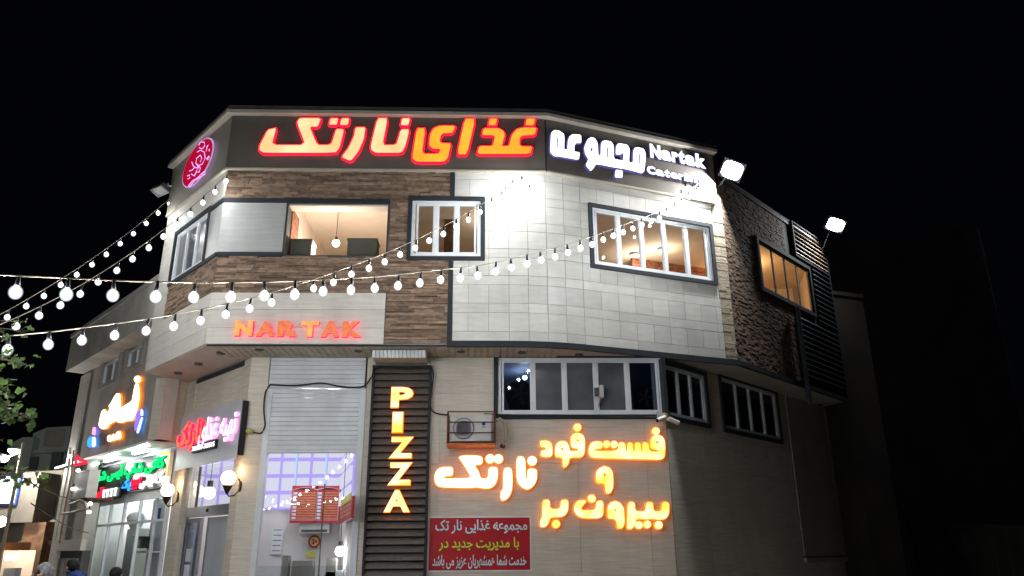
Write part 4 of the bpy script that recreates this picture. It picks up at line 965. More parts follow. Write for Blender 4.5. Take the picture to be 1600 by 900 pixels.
def string(ys, k0, P0, step, pole, label, coil=()):
    pts = []
    for i, y in enumerate(ys):
        k = k0 + i; X, Y = P0[0] + step[0] * k, P0[1] + step[1] * k; pts.append(Vector((X, Y, z_for(X, Y, y))))
    # even the read-off heights a little so that the cable hangs smoothly
    zs = [p.z for p in pts]
    for _ in range(2): zs = [zs[0]] + [(zs[i - 1] + 2 * zs[i] + zs[i + 1]) / 4 for i in range(1, len(zs) - 1)] + [zs[-1]]
    for p, z in zip(pts, zs): p.z = z
    last = pts[-1]; pt = POLES[pole] + Vector((0, 0, 3.6)); n = int((pt - last).length / .315); sl = (pts[-1].z - pts[-3].z) / 2
    for j in range(1, n):
        u = j / n; q = last.lerp(pt, u); q.z = last.z + sl * n * u * (1 - u) + (pt.z - last.z) * u * u * (3 - 2 * u) * 1.0; q.z = max(q.z, 2.7); pts.append(q)
    t = empty('bulb_string', pts[0], label, 'string lights', 'strings of bulbs across the street')
    cab = [p + Vector((0, 0, .13)) for p in pts]
    for dx, dy, dz in coil: pts.append(pts[0] + Vector((dx, dy, dz)))
    MB().tube(cab + [pt + Vector((0, 0, .1))], .0065, 5).build('cable', 'hose', t)
    global _bm, _sm, _cm, _dm
    for p in pts:
        j = Vector((random.uniform(-.012, .012), random.uniform(-.012, .012), random.uniform(-.012, .012)))
        if _bm is None:
            def local(mb, nm, mt, at_):
                mb.v = [v + at_ for v in mb.v]; ob_ = mb.build(nm, mt, t, smooth=True)
                for v in ob_.data.vertices: v.co = v.co + t.location - at_
                me_ = ob_.data; bpy.data.objects.remove(ob_); return me_
            _bm = local(MB().ball((0, 0, 0), .050, 14, 10, 1.12), 'bulb', 'bulb_halo', p)  # outer shell carries the painted halo, the core gives the light
            _cm = local(MB().ball((0, 0, .004), .027, 10, 6, 1.15), 'glowing_core', 'bulb_glow', p)
            _dm = local(MB().ball((0, 0, .004), .0285, 10, 6, 1.15), 'glowing_core', 'bulb_tired', p)
            _sm = local(MB().tube([Vector((0, 0, .048)), Vector((0, 0, .075)), Vector((0, 0, .135))], [.022, .018, .010], 8), 'socket', 'black_rubber', p)
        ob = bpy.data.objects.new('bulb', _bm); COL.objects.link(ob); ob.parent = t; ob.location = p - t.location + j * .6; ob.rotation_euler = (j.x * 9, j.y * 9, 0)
        so = bpy.data.objects.new('socket', _sm); COL.objects.link(so); so.parent = ob
        co = bpy.data.objects.new('glowing_core', _dm if random.random() < .06 else _cm); COL.objects.link(co); co.parent = ob
_bm = _sm = _cm = _dm = None
string(S4, -9, (2.47, 11.9), (-.2144, -.2457), 0, 'long string of bulbs from the right corner of the fascia, lowest across the street', coil=((-.36, -.14, -.12), (-.5, -.22, -.30)))
string(S3, -4, (-.118, 11.86), (-.1897, -.225), 1, 'string of bulbs falling from the middle of the fascia past the three pane window', coil=((-.16, -.02, -.10), (.14, 0, -.16), (-.04, -.02, -.28), (-.3, -.02, -.22)))
string(S1, 0, (-4.82, 12.97), (-.0638, -.2978), 0, 'string of bulbs from the front left corner of the fascia')
string(S0, 0, (-6.742, 15.12), (-.0665, -.3047), 1, 'string of bulbs from the far left end of the angled side')
for i, k in enumerate(POLES):
    p = POLES[k]; t = empty('light_pole', p, ['grey pole holding two bulb strings near the camera', 'grey pole holding two bulb strings farther left'][i], 'pole', 'poles of the bulb strings')
    MB().tube([p, p + Vector((0, 0, 4.1))], [.07, .05], 12).build('shaft', 'grey_dark', t); MB().tube([p, p + Vector((0, 0, .04))], .16, 12).build('base_plate', 'grey_dark', t)

# light inside the mezzanine, its fan shaped silhouettes
a, z = FG.at(820, 590, -1.1)
hanging_bulb((a, 14.9, z), 5.14, .045, 'small white lamp seen through the first mezzanine pane', 22, 'room_lamp', (.7, .82, 1.), 'lamp')
for (x, y, r), lb in (((812, 616, .26), 'dark round fan behind the first mezzanine pane'), ((1008, 622, .22), 'dark round fan behind the last mezzanine pane')):
    a, z = FG.at(x, y, -.35); t = empty('exhaust_fan', FG.P(a, -.35, 4.0), lb, 'fan', 'fans behind the mezzanine panes')
    MB().disc(FG, a, z, r, -.45, -.33, 22).build('housing', 'print_black', t)
    m = T()
    for q in range(5):
        th = q * 2 * math.pi / 5; m.tube([FG.P(a, -.32, z), FG.P(a + r * .8 * math.cos(th), -.32, z + r * .8 * math.sin(th))], [.02, .05], 6)
    m.build('blade', 'grey_dark', t); box('stand', 'print_black', t, FG, a - .2, a + .2, -.42, -.36, 3.97, z - r * .6)

# ================================================================== cafe building on the left
Q = empty('cafe_building', FA.P(-6, -1, 0), 'pale building with overhanging fascia and a neon cafe front, left of the corner building', 'building')
oL = -.45
cw = [(-7.35, -6.45, 5.72, 6.42), (-5.55, -4.82, 5.74, 6.62)]
cw = [(-7.38, -6.72, 4.98, 5.80), (-5.52, -4.90, 5.02, 5.86)]
hs = []
for (x0, y0, x1, y1) in ((166, 549, 187, 597), (205, 519, 225, 571)):
    a0, zt = FA.at(x0, (y0 + y1) / 2 - 22, oL); a1, _ = FA.at(x1, (y0 + y1) / 2, oL); _, z0_ = FA.at((x0 + x1) / 2, y1 - 3, oL); _, z1_ = FA.at((x0 + x1) / 2, y0 + 3, oL); hs.append((a0, a1, z0_, min(z1_, 6.22)))
m = T(); holes_wall(m, FA, -9.25, -3.05, oL - .25, oL, 3.92, 6.35, hs); m.build('upper_wall', 'plaster_wall', Q)
m = T(); m.box(FA, -9.28, -8.62, oL - .1, oL + .05, .1, 6.2).box(FGA, -9.9, -7.9, -.3, -.02, 0, 3.86).box(FGA, -8.1, -7.75, -.2, .08, 0, 3.86); m.build('column', 'cream_slab', Q)
m = T(); m.box(FA, -9.2, -2.92, -.06, 0, 6.32, 7.16).box(FA, -9.2, -2.92, oL - .3, 0, 6.26, 6.32); m.build('fascia', 'plaster_wall', Q)
m = T(); m.box(FA, -9.25, -2.92, -1.6, .03, 7.16, 7.26).box(FA, -9.2, -2.92, -3, -1.6, 7.1, 7.2); m.build('coping', 'plaster_grey', Q)
m = T(); m.add([FA.P(-9.25, oL, 0), FA.P(-9.25, -6, 0), FA.P(-9.25, -6, 7.1), FA.P(-9.25, oL, 7.1)], [(0, 1, 2, 3)]); m.box(FA, -9.25, -2.5, -6, -5.8, 0, 7.1); m.build('rear_wall', 'plaster_grey', Q)
for h in hs:
    W = T().box(FA, h[0], h[1], oL - .12, oL - .02, h[3] - .05, h[3]).box(FA, h[0], h[1], oL - .12, oL - .02, h[2], h[2] + .05).box(FA, h[0], h[0] + .06, oL - .12, oL - .02, h[2] + .05, h[3] - .05).box(FA, h[1] - .06, h[1], oL - .12, oL - .02, h[2] + .05, h[3] - .05).box(FA, (h[0] + h[1]) / 2 - .02, (h[0] + h[1]) / 2 + .02, oL - .1, oL - .03, h[2] + .05, h[3] - .05).build('window', 'white_pvc', Q)
    box('pane', 'pane_curtain', W, FA, h[0] + .06, h[1] - .06, oL - .09, oL - .07, h[2] + .05, h[3] - .05)
    m = T().box(FA, h[0] - .1, h[0], oL - .02, oL + .05, h[2] - .1, h[3] + .1).box(FA, h[1], h[1] + .1, oL - .02, oL + .05, h[2] - .1, h[3] + .1).box(FA, h[0], h[1], oL - .02, oL + .05, h[2] - .1, h[2]); m.build('sill', 'plaster_grey', W)
# recessed shop front
m = T(); m.box(FGA, -9.6, -3.02, .02, .66, 3.86, 3.91); m.build('recess_soffit', 'shutter_white', Q)
for i, (a_, c_) in enumerate(((-4.2, .35), (-6.1, .35), (-7.6, .35))):
    p = FGA.P(a_, c_, 3.855); tt = empty('soffit_lamp', p, ['lit tube lamp over the right of the cafe sign', 'lit tube lamp over the middle of the cafe sign', 'lit tube lamp over the left end of the cafe sign'][i], 'lamp', 'lamps over the cafe sign')
    box('tube', 'shop_light', tt, FGA, a_ - .45, a_ + .45, c_ - .04, c_ + .04, 3.80, 3.845); box('fitting', 'white_pvc', tt, FGA, a_ - .5, a_ + .5, c_ - .05, c_ + .05, 3.845, 3.859)
    l = lamp((0, 0, -.16), 26, .1, (.88, 1., .92)); l.parent = tt
m = T(); m.box(FGA, -8.05, -3.1, -.12, .02, 3.0, 3.86).box(FGA, -7.7, -3.3, .02, .05, 2.86, 3.05); m.build('sign_header', 'shutter_white', Q)
m = T()
for a_ in (-7.7, -6.9, -5.95, -4.95, -4.0, -3.35): m.box(FGA, a_ - .03, a_ + .03, -.08, -.02, .13, 2.98)
m.box(FGA, -7.7, -3.35, -.08, -.021, 2.9, 3.0).box(FGA, -7.7, -3.35, -.08, -.021, 2.4, 2.45); m.build('shop_frame', 'white_pvc', Q)
for a_, b_ in ((-7.67, -6.93), (-6.87, -5.98), (-4.92, -4.03), (-3.97, -3.38)): box('shop_pane', 'pane_glass', Q, FGA, a_, b_, -.055, -.045, .13, 2.9)
m = T(); m.add([FGA.P(-7.8, -2.2, 0), FGA.P(-3.1, -2.2, 0), FGA.P(-3.1, -2.2, 3.3), FGA.P(-7.8, -2.2, 3.3)], [(0, 1, 2, 3)])
m.add([FGA.P(-3.1, -2.2, 0), FGA.P(-3.1, -.1, 0), FGA.P(-3.1, -.1, 3.3), FGA.P(-3.1, -2.2, 3.3)], [(0, 1, 2, 3)]); m.add([FGA.P(-7.8, -2.2, 0), FGA.P(-7.8, -.1, 0), FGA.P(-7.8, -.1, 3.3), FGA.P(-7.8, -2.2, 3.3)], [(0, 1, 2, 3)])
m.add([FGA.P(-7.8, -2.2, 3.3), FGA.P(-3.1, -2.2, 3.3), FGA.P(-3.1, -.1, 3.3), FGA.P(-7.8, -.1, 3.3)], [(0, 1, 2, 3)]); m.build('cafe_room', 'room_white', Q)
for i in range(4):
    for j in range(3):
        p = FGA.P(-7.1 + i * 1.05, -.5 - j * .6, 3.28)
        t = T().tube([p, p + Vector((0, 0, -.02))], .07, 12); o = t.build('ceiling_spot', 'spot_white', Q)
for a_ in (-7, -5.4, -4): lamp(FGA.P(a_, -1.1, 2.95), 48, .15, (.88, .97, 1.)).name = 'cafe_light'
# things in the cafe window
def thing_box(nm, lb, cat, fr, parts, group=None):
    a_ = [p[1:] for p in parts]; t = empty(nm, fr.P((a_[0][0] + a_[0][1]) / 2, (a_[0][2] + a_[0][3]) / 2, min(q[4] for q in a_)), lb, cat, group)
    for i, p in enumerate(parts): box(p[0].split('|')[0], p[0].split('|')[1], t, fr, *p[1:])
    return t
thing_box('display_stand', 'white display stand with a blue picture inside the cafe door', 'stand', FGA, [('back|print_white', -5.75, -4.95, -.62, -.58, 1.2, 2.95), ('picture|cloth_blue', -5.5, -5.2, -.58, -.57, 2.5, 2.75), ('shelf|print_black', -5.72, -5.4, -.58, -.35, 1.9, 2.15), ('rail|steel', -5.75, -4.95, -.58, -.3, 1.8, 1.84)])
a, z = FGA.at(216, 817, -.4); t = empty('ice_cream_figure', FGA.P(a, -.35, z - .3), 'big white paper cone hanging inside the cafe door', 'figure')
MB().tube([FGA.P(a, -.35, z - .28), FGA.P(a, -.35, z + .05)], [.03, .2], 14).build('cone', 'ac_white', t); MB().ball(FGA.P(a, -.35, z + .1), .21, 14, 8, .7).build('scoop', 'print_white', t, smooth=True)
thing_box('drinks_fridge', 'tall grey fridge standing in the left window of the cafe', 'fridge', FGA, [('body|plaster_grey', -7.3, -6.6, -1.2, -.6, .1, 2.35), ('door|pane_tinted', -7.25, -6.65, -.6, -.58, .2, 2.3)])
thing_box('stair_banner', 'dark red hanging cloth behind the cafe door', 'cloth', FGA, [('sheet|menu_red', -4.9, -4.35, -.9, -.86, .2, 1.75), ('pole|steel', -4.95, -4.3, -.88, -.85, 1.75, 1.79)])
t = empty('handrail', FGA.P(-5.9, .9, .13), 'white metal handrail at the cafe entrance', 'handrail')
for a_ in (-6.6, -5.6): MB().tube([FGA.P(a_, .9, .13), FGA.P(a_, .9, 1.15 + (a_ + 6.6) * .25)], .03, 8).build('post', 'white_pvc', t)
MB().tube([FGA.P(-6.9, .9, 1.08), FGA.P(-5.5, .9, 1.43)], .032, 8).build('rail', 'white_pvc', t)
# neon board
t = empty('neon_cafe_board', FGA.P(-5.7, .1, 3.05), 'black board with green, red, blue and white neon Persian lettering over the cafe door', 'sign board')
box('board', 'board_black', t, FGA, -8.2, -3.17, .06, .10, 3.06, 3.77)
m = T().box(FGA, -8.22, -3.15, .05, .115, 3.77, 3.80).box(FGA, -3.17, -3.14, .05, .115, 3.05, 3.77); m.build('frame', 'white_pvc', t)
def neon(s_, x0, y0, x1, y1, mt, off=.01, fr=FGA, o=.12, par=None, shp=True, zz=None):
    a0, _ = fr.at(x0, (y0 + y1) / 2, o); a1, _ = fr.at(x1, (y0 + y1) / 2, o)
    _, zt = fr.at((x0 + x1) / 2, y0, o); _, zb = fr.at((x0 + x1) / 2, y1, o)
    if zz: zb, zt = zz
    m = T(); put_text(m, fr, shape(s_) if shp else s_, a0, a1, zb, zt, o - .015, o + .02, off); m.build('lettering', mt, par or t)
neon('کافی شاپ آیس شف', 148, 740, 256, 712, 'neon_green', .02, zz=(3.36, 3.74))
neon('ویک بیس', 221, 750, 263, 736, 'neon_white', .015, zz=(3.09, 3.36))
neon('سیب', 207, 755, 220, 741, 'neon_red', .015, zz=(3.10, 3.36))
neon('پک', 191, 757, 205, 745, 'neon_blue', .02, zz=(3.10, 3.36))
m = T().tube([FGA.P(-3.75, .12, 3.745), FGA.P(-3.25, .12, 3.745), FGA.P(-3.21, .12, 3.70), FGA.P(-3.21, .12, 3.12), FGA.P(-3.3, .12, 3.08)], .016, 6); m.build('neon_border', 'neon_amber', t)
t = empty('small_neon_cups', FGA.P(-7.7, .2, 3.0), 'small neon cups with a red neon word at the lower left of the black board', 'sign')
a0, z1 = FGA.at(137, 757, .2); a1, z0 = FGA.at(158, 770, .2)
box('backing', 'board_black', t, FGA, a0, a1 + 1.2, .12, .16, 2.98, 3.3)
m = T(); put_text(m, FGA, shape('آیس'), a0 + .05, a1 + .05, 3.02, 3.28, .16, .2, .02); m.build('lettering', 'neon_red', t)
m = T()
for i in range(4):
    c = a1 + .15 + i * .27; m.tube([FGA.P(c - .07, .18, 3.2), FGA.P(c - .04, .18, 3.03), FGA.P(c + .04, .18, 3.03), FGA.P(c + .07, .18, 3.2), FGA.P(c - .07, .18, 3.2)], .014, 5)
m.build('cup', 'neon_white', t)
# amber and blue signs on the upper wall
def lsign(par, loops, face, rim, o0=-.41, o1=-.37, ox=110, oy=580, k=7.5, halo=.009):
    for lp in loops: sign_letter(par, FA, loops_from(FA, o1, ox, oy, k, lp, 2), o0, o1, face, rim, halo)
t = empty('amber_cafe_sign', FA.P(-5.3, -.4, 4.4), 'amber lit Persian calligraphy high on the cafe wall', 'sign')
lsign(t, [[[(325,640),(345,540),(365,465),(400,440),(432,490),(458,440),(445,405),(470,375),(510,300),(540,255),(592,268),(588,560),(520,590),(460,620),(430,672),(370,682)]],
 [[(545,520),(590,430),(650,390),(720,350),(735,250),(758,140),(800,145),(815,280),(795,420),(752,540),(730,580),(640,585),(628,602),(545,605)]], [[(785,95,42)]]], 'wall_white_face', 'wall_amber_rim')
t = empty('small_amber_cafe_sign', FA.P(-5.5, -.4, 4.1), 'small amber lit word under the amber calligraphy', 'sign')
lsign(t, [[[(430,832),(430,760),(462,742),(478,770),(505,725),(520,760),(550,700),(592,708),(598,790),(540,802)]]], 'wall_white_face', 'wall_amber_rim', halo=.015)
t = empty('blue_figure_sign', FA.P(-7.2, -.4, 4.0), 'blue and white neon bottle figure at the left of the cafe wall', 'sign')
lsign(t, [[[(248,740),(258,690),(262,655),(298,655),(295,755)]]], 'neon_pink', 'neon_violet', halo=.0); lsign(t, [[[(195,850),(205,790),(240,760),(252,765),(248,895),(205,890)]]], 'neon_blue', 'neon_violet', halo=0.); lsign(t, [[[(255,770),(292,768),(298,880),(252,895)]]], 'neon_white', 'neon_blue', halo=0.)
t = empty('violet_figure_sign', FA.P(-3.9, -.4, 4.2), 'violet and white neon ice lolly right of the amber calligraphy', 'sign')
lsign(t, [[[(765,520),(780,470),(812,445),(825,500),(790,600),(770,700),(745,690)]]], 'neon_violet', 'neon_violet', halo=0.); lsign(t, [[[(825,435),(850,460),(852,520),(822,525)]], [[(830,535),(850,545),(800,725),(768,728)]]], 'neon_white', 'neon_blue', halo=0.)
t = empty('red_arrow_sign', FGA.P(-8.6, .6, 3.8), 'small red neon triangle at the far left end of the cafe canopy', 'sign')
m = T()
pp = [FA.P(*(lambda q: (q[0], -.1, q[1]))(FA.at(0 + x / 7.5, 660 + y / 7.5, -.1))) for x, y in ((880,500),(905,390),(930,440),(1015,455),(1010,475),(880,500))]
m.tube(pp, .028, 6); m.build('neon_tube', 'neon_red', t)
m = T(); put_text(m, FA, 'A', FA.at(121, 724, -.1)[0], FA.at(134, 718, -.1)[0], FA.at(127, 725, -.1)[1], FA.at(127, 717, -.1)[1], -.12, -.09, .02); m.build('backing', 'menu_red', t)
# outdoor unit on the left end
a0, zt = FA.at(118, 739, .15); a1, zb = FA.at(133, 777, .15)
thing_box('wall_unit', 'pale pinkish air conditioner box on the left end of the cafe wall', 'air conditioner', FA, [('body|ac_white', a0, a1, -.06, .15, zb, zt - .02), ('top|ac_white', a0 - .01, a1 + .01, -.07, .16, zt - .02, zt), ('bracket|rust_metal', a0, a1, -.4, .1, zb - .04, zb)])
for i, (x, y, lb) in enumerate(((109, 713, 'small white lamp bulb highest on the left wall edge'), (122, 735, 'small white lamp above the pinkish wall unit'), (114, 764, 'small white lamp left of the pinkish wall unit'), (141, 787, 'flat white lamp under the pinkish wall unit'), (139, 800, 'lowest small white lamp under the pinkish wall unit'))):
    a_, z_ = FA.at(x, y, .2); t = empty('small_wall_lamp', FA.P(a_, .2, z_), lb, 'lamp', 'small white lamps at the left end of the cafe')
    MB().ball(FA.P(a_, .2, z_), .04, 10, 8, .8).build('bulb', 'spot_white', t, smooth=True); MB().tube([FA.P(a_, .2, z_ + .04), FA.P(a_, .2, z_ + .1)], .02, 6).build('socket', 'grey_dark', t)
# left door, pipes
m = T(); a0, a1 = FA.at(87, 880, oL)[0], FA.at(124, 880, oL)[0]
m.box(FA, a0 + .0, a1, oL - .2, oL - .02, 0, 1.86); m.build('dark_doorway', 'grey_dark', Q)
for k in range(5): box('door_panel', 'plaster_grey', Q, FA, a0 + .12 + k * .34, a0 + .38 + k * .34, oL - .015, oL + .0, .13, 1.70)
m = T().box(FA, a0 - .05, a1 + .1, oL - .05, oL + .06, 1.86, 2.1); m.build('door_lintel', 'cream_slab', Q)
m = T().box(FA, -9.25, -7.2, oL - .3, oL - .05, 1.8, 3.0).box(FA, -9.25, -7.75, oL - .3, oL - .05, 3.0, 3.95); m.build('lower_wall', 'plaster_wall', Q)
pts = [(110, 700), (107, 735), (97, 790), (88, 845)]
tag(MB().tube([FA.P(*(lambda q: (q[0], 0.1, q[1]))(FA.at(x, y, .1))) for x, y in pts], .024, 8).build('drain_pipe', 'hose'), 'thin pale pipe running down the left edge of the cafe building', 'pipe')
tag(MB().tube([FA.P(*(lambda q: (q[0], 0.06, q[1]))(FA.at(x + 5, y + 4, .06))) for x, y in pts], .02, 8).build('drain_pipe', 'wood_brown'), 'rusty pipe right behind the thin pale pipe', 'pipe')
t = empty('bracket_arm', FA.P(-7.6, .3, 3.2), 'curved metal arm holding wires at the left end of the cafe', 'bracket')
for j, pl in enumerate(([(110,788),(125,782),(133,786),(136,795)], [(97,803),(112,801),(125,797),(136,796)])):
    MB().tube([FA.P(*(lambda q: (q[0], .25, q[1]))(FA.at(x, y, .25))) for x, y in pl], .03, 7).build('arm', 'hose', t)

# ================================================================== buildings farther left
F34 = Fr((0, 34), (1, 0)); F24 = Fr((0, 25.5), (.96, -.28)); F24.o = Vector((-13.5, 24, 0))
def pxs(fr, out, pts): return [fr.at(x, y, out) for x, y in pts]
def poly_prism(mb, fr, pts, o0, o1, mi=0):
    n = len(pts); v = [fr.P(a_, o0, z_) for a_, z_ in pts] + [fr.P(a_, o1, z_) for a_, z_ in pts]
    return mb.add(v, [tuple(range(n)), tuple(range(2 * n - 1, n - 1, -1))] + [(i, i + n, (i + 1) % n + n, (i + 1) % n) for i in range(n)], mi)
H = empty('stepped_white_house', F34.P(-18.6, -2, 0), 'pale greenish house with a stepped roofline beyond the street', 'house')
q = pxs(F34, 0, [(52, 677), (74, 668), (111, 666), (98, 742), (52, 742)]); q[-1] = (q[0][0], 0); q[-2] = (q[-2][0], 0)
poly_prism(T(), F34, q, -4, 0).build('wall', 'pale_house', H)
q = pxs(F34, .5, [(18, 692), (36, 683), (53, 683), (50, 742), (18, 742)]); q[-1] = (q[0][0], 0); q[-2] = (q[2][0] - .02, 0)
poly_prism(T(), F34, q, -3, .5).build('lower_wing', 'pale_house', H)
a0, zt = F34.at(72, 671, .02); a1, zb = F34.at(98, 698, .02); box('roof_recess', 'plaster_grey', H, F34, a0, a1, .0, .03, zb, zt)
for x0, y0, x1, y1 in ((82, 706, 92, 738), (48, 714, 56, 734)):
    a0, zt = F34.at(x0, y0, .55); a1, zb = F34.at(x1, y1, .55); box('window', 'pane_frosted', H, F34, a0, a1, .51, .56, zb, zt)
a0, zt = F34.at(48, 704, .3); a1, zb = F34.at(101, 708, .3); box('ledge', 'pale_house', H, F34, a0, a1, 0, .35, zb, zt)
# low dark building with a bright screen
K = empty('low_dark_building', F24.P(0, -1, 0), 'low dark rendered building with an overhanging upper box, left of the cafe', 'building')
def pr(fr, out, x0, y0, x1, y1): a0, zt = fr.at(x0, y0, out); a1, zb = fr.at(x1, y1, out); return a0, a1, zb, zt
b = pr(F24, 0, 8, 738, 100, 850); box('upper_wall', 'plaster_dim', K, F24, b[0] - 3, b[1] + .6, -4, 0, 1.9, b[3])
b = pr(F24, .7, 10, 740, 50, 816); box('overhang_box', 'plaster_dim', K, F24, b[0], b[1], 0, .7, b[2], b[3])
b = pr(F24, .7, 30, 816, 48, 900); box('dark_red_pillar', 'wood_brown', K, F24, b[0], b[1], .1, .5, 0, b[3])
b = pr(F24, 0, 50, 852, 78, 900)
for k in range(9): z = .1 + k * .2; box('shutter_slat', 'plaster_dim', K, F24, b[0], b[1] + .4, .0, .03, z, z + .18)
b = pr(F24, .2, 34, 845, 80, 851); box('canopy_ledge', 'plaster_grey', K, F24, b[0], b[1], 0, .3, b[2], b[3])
b = pr(F24, .1, 58, 814, 90, 820); tag(MB().tube([F24.P(b[0], .1, b[2]), F24.P(b[1], .1, b[3])], .05, 6).build('pipe_run', 'plaster_grey'), 'short pale pipe across the low dark building', 'pipe')
t = empty('bright_street_screen', F24.P(*(lambda q: (q[0], .8, q[1]))(F24.at(8, 785, .8))), 'overexposed white lit sign panel at the left edge of the photo', 'sign')
b = pr(F24, .8, -14, 746, 21, 786); box('face', 'far_sign', t, F24, b[0], b[1], .78, .82, b[2], b[3]); box('casing', 'cloth_blue', t, F24, b[0] - .04, b[1] + .06, .68, .779, b[2] - .05, b[3] + .05)
t = empty('street_lamp', F24.P(-.6, 1.6, 0), 'grey street lamp with two lit heads at the left edge', 'street lamp')
c1 = F24.P(*(lambda q: (q[0], 1.6, q[1]))(F24.at(34, 705, 1.6))); MB().tube([Vector((c1.x, c1.y, 0)), c1, c1 + Vector((0, 0, .25))], [.06, .04, .03], 8).build('pole', 'hose', t)
for i, (x, y) in enumerate(((22, 704), (4, 717))):
    c = F24.P(*(lambda q: (q[0], 1.6, q[1]))(F24.at(x, y, 1.6))); MB().tube([c1, c], .025, 6).build('arm', 'hose', t)
    hd = MB().ball(c + Vector((0, 0, .06)), .17, 12, 6, .45).build('lamp_head', 'plaster_grey', t, smooth=True); MB().ball(c, .15, 12, 8, .6).build('lamp_glass', 'flood_glow', hd, smooth=True)
    l = lamp(c - t.location - Vector((0, 0, .25)), 300, .12, (1, .95, .85)); l.parent = t
# lit stall at the very left
t = empty('lit_stall', F24.P(-1.5, 1.5, 0), 'warm lit shop stall with an amber fascia in the lower left corner', 'stall')
b = pr(F24, 1.5, -20, 848, 32, 860); box('fascia', 'menu_orange', t, F24, b[0], b[1], 1.2, 1.5, b[2], b[3])
b = pr(F24, 1.2, -20, 860, 30, 900); box('back_wall', 'room_peach', t, F24, b[0], b[1], .75, .8, 0, b[3]); box('counter', 'print_white', t, F24, *F24.at(6, 890, 1.4)[:1], *F24.at(24, 890, 1.4)[:1], 1.2, 1.4, 0, 1.45)
l = lamp(F24.P(*(lambda q: (q[0], 1.35, q[1]))(F24.at(8, 866, 1.35))) - t.location, 12, .08, (1, .8, .6)); l.parent = t
for i, x in enumerate((12, 22)):
    a_, z_ = F24.at(x, 871, 1.45); tt = MB().ball(F24.P(a_, 1.45, z_), .085, 10, 8).build('round_lamp', 'globe_glow', smooth=True)
    tag(tt, ['left one of two close warm lamps on the lit stall', 'right one of two close warm lamps on the lit stall'][i], 'lamp', 'warm lamps on the stall')
a_, z_ = F24.at(2, 815, 1.3); tag(MB().ball(F24.P(a_, 1.3, z_), .14, 10, 8).build('round_lamp', 'flood_glow', smooth=True), 'white lamp at the left edge below the bright panel', 'lamp')
# long dim terrace beyond
K2 = empty('far_terrace', (-24, 40, 0), 'dim row of houses closing the street at the far left', 'houses'); FT = Fr((-30, 42), (.98, -.1))
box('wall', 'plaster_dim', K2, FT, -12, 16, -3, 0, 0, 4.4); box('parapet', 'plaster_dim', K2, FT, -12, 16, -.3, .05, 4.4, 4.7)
# overhead wires
def wire(pts, label):
    return tag(MB().tube([ (lambda v, k: EYE + v * (k / v.y))(ray(x, y), d) for x, y, d in pts], .009, 5).build('overhead_wire', 'plaster_dim'), label, 'wire')
wire([(-10, 738, 11), (40, 748, 12), (60, 762, 13), (95, 776, 15), (117, 781, 16.5)], 'pale overhead wire sagging from the left edge to the cafe wall')
wire([(48, 786, 14), (75, 805, 15), (110, 825, 16.6), (138, 833, 17.4)], 'thin wire crossing the wall below the pinkish unit')

# ================================================================== right hand neighbours
t = empty('narrow_side_wall', FD.P(6.5, 0, 0), 'narrow dim brown wall just beyond the louvred corner', 'wall')
FN = Fr((9.9, 19.6), (.93, -.36)); FN = Fr(tuple(FD.P(5.55, .02, 0).xy), (.95, .30))
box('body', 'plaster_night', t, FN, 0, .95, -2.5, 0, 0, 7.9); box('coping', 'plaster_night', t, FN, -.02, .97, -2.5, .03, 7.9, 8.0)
F30 = Fr((0, 30), (.97, .12))
t = empty('dark_tall_building', F30.P(18, -3, 0), 'large unlit building filling the right side, barely visible', 'building')
q = [F30.at(1345, 396), F30.at(1525, 350), F30.at(1600, 640)]; 
body = [(14.9, 0), (q[1][0] + .1, 0), (q[1][0], q[1][1]), (14.9, F30.at(1360, 392)[1])]
poly_prism(T(), F30, body, -8, 0).build('wall', 'night_block', t)
FS = Fr(tuple(F30.P(q[1][0] + .1, 0, 0).xy), (.55, .83)); box('side_wall', 'pale_house', t, FS, 0, 3.0, -.2, .0, 0, q[1][1] - .3)
tt = empty('yard_gate', (14, 24, 0), 'low dark gate and wall in the unlit yard at the lower right', 'gate'); FY = Fr((11.4, 21.6), (.93, .36))
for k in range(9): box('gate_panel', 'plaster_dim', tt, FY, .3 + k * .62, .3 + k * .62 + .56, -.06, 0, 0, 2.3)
box('top_rail', 'plaster_dim', tt, FY, .2, 5.9, -.08, .03, 2.3, 2.42)

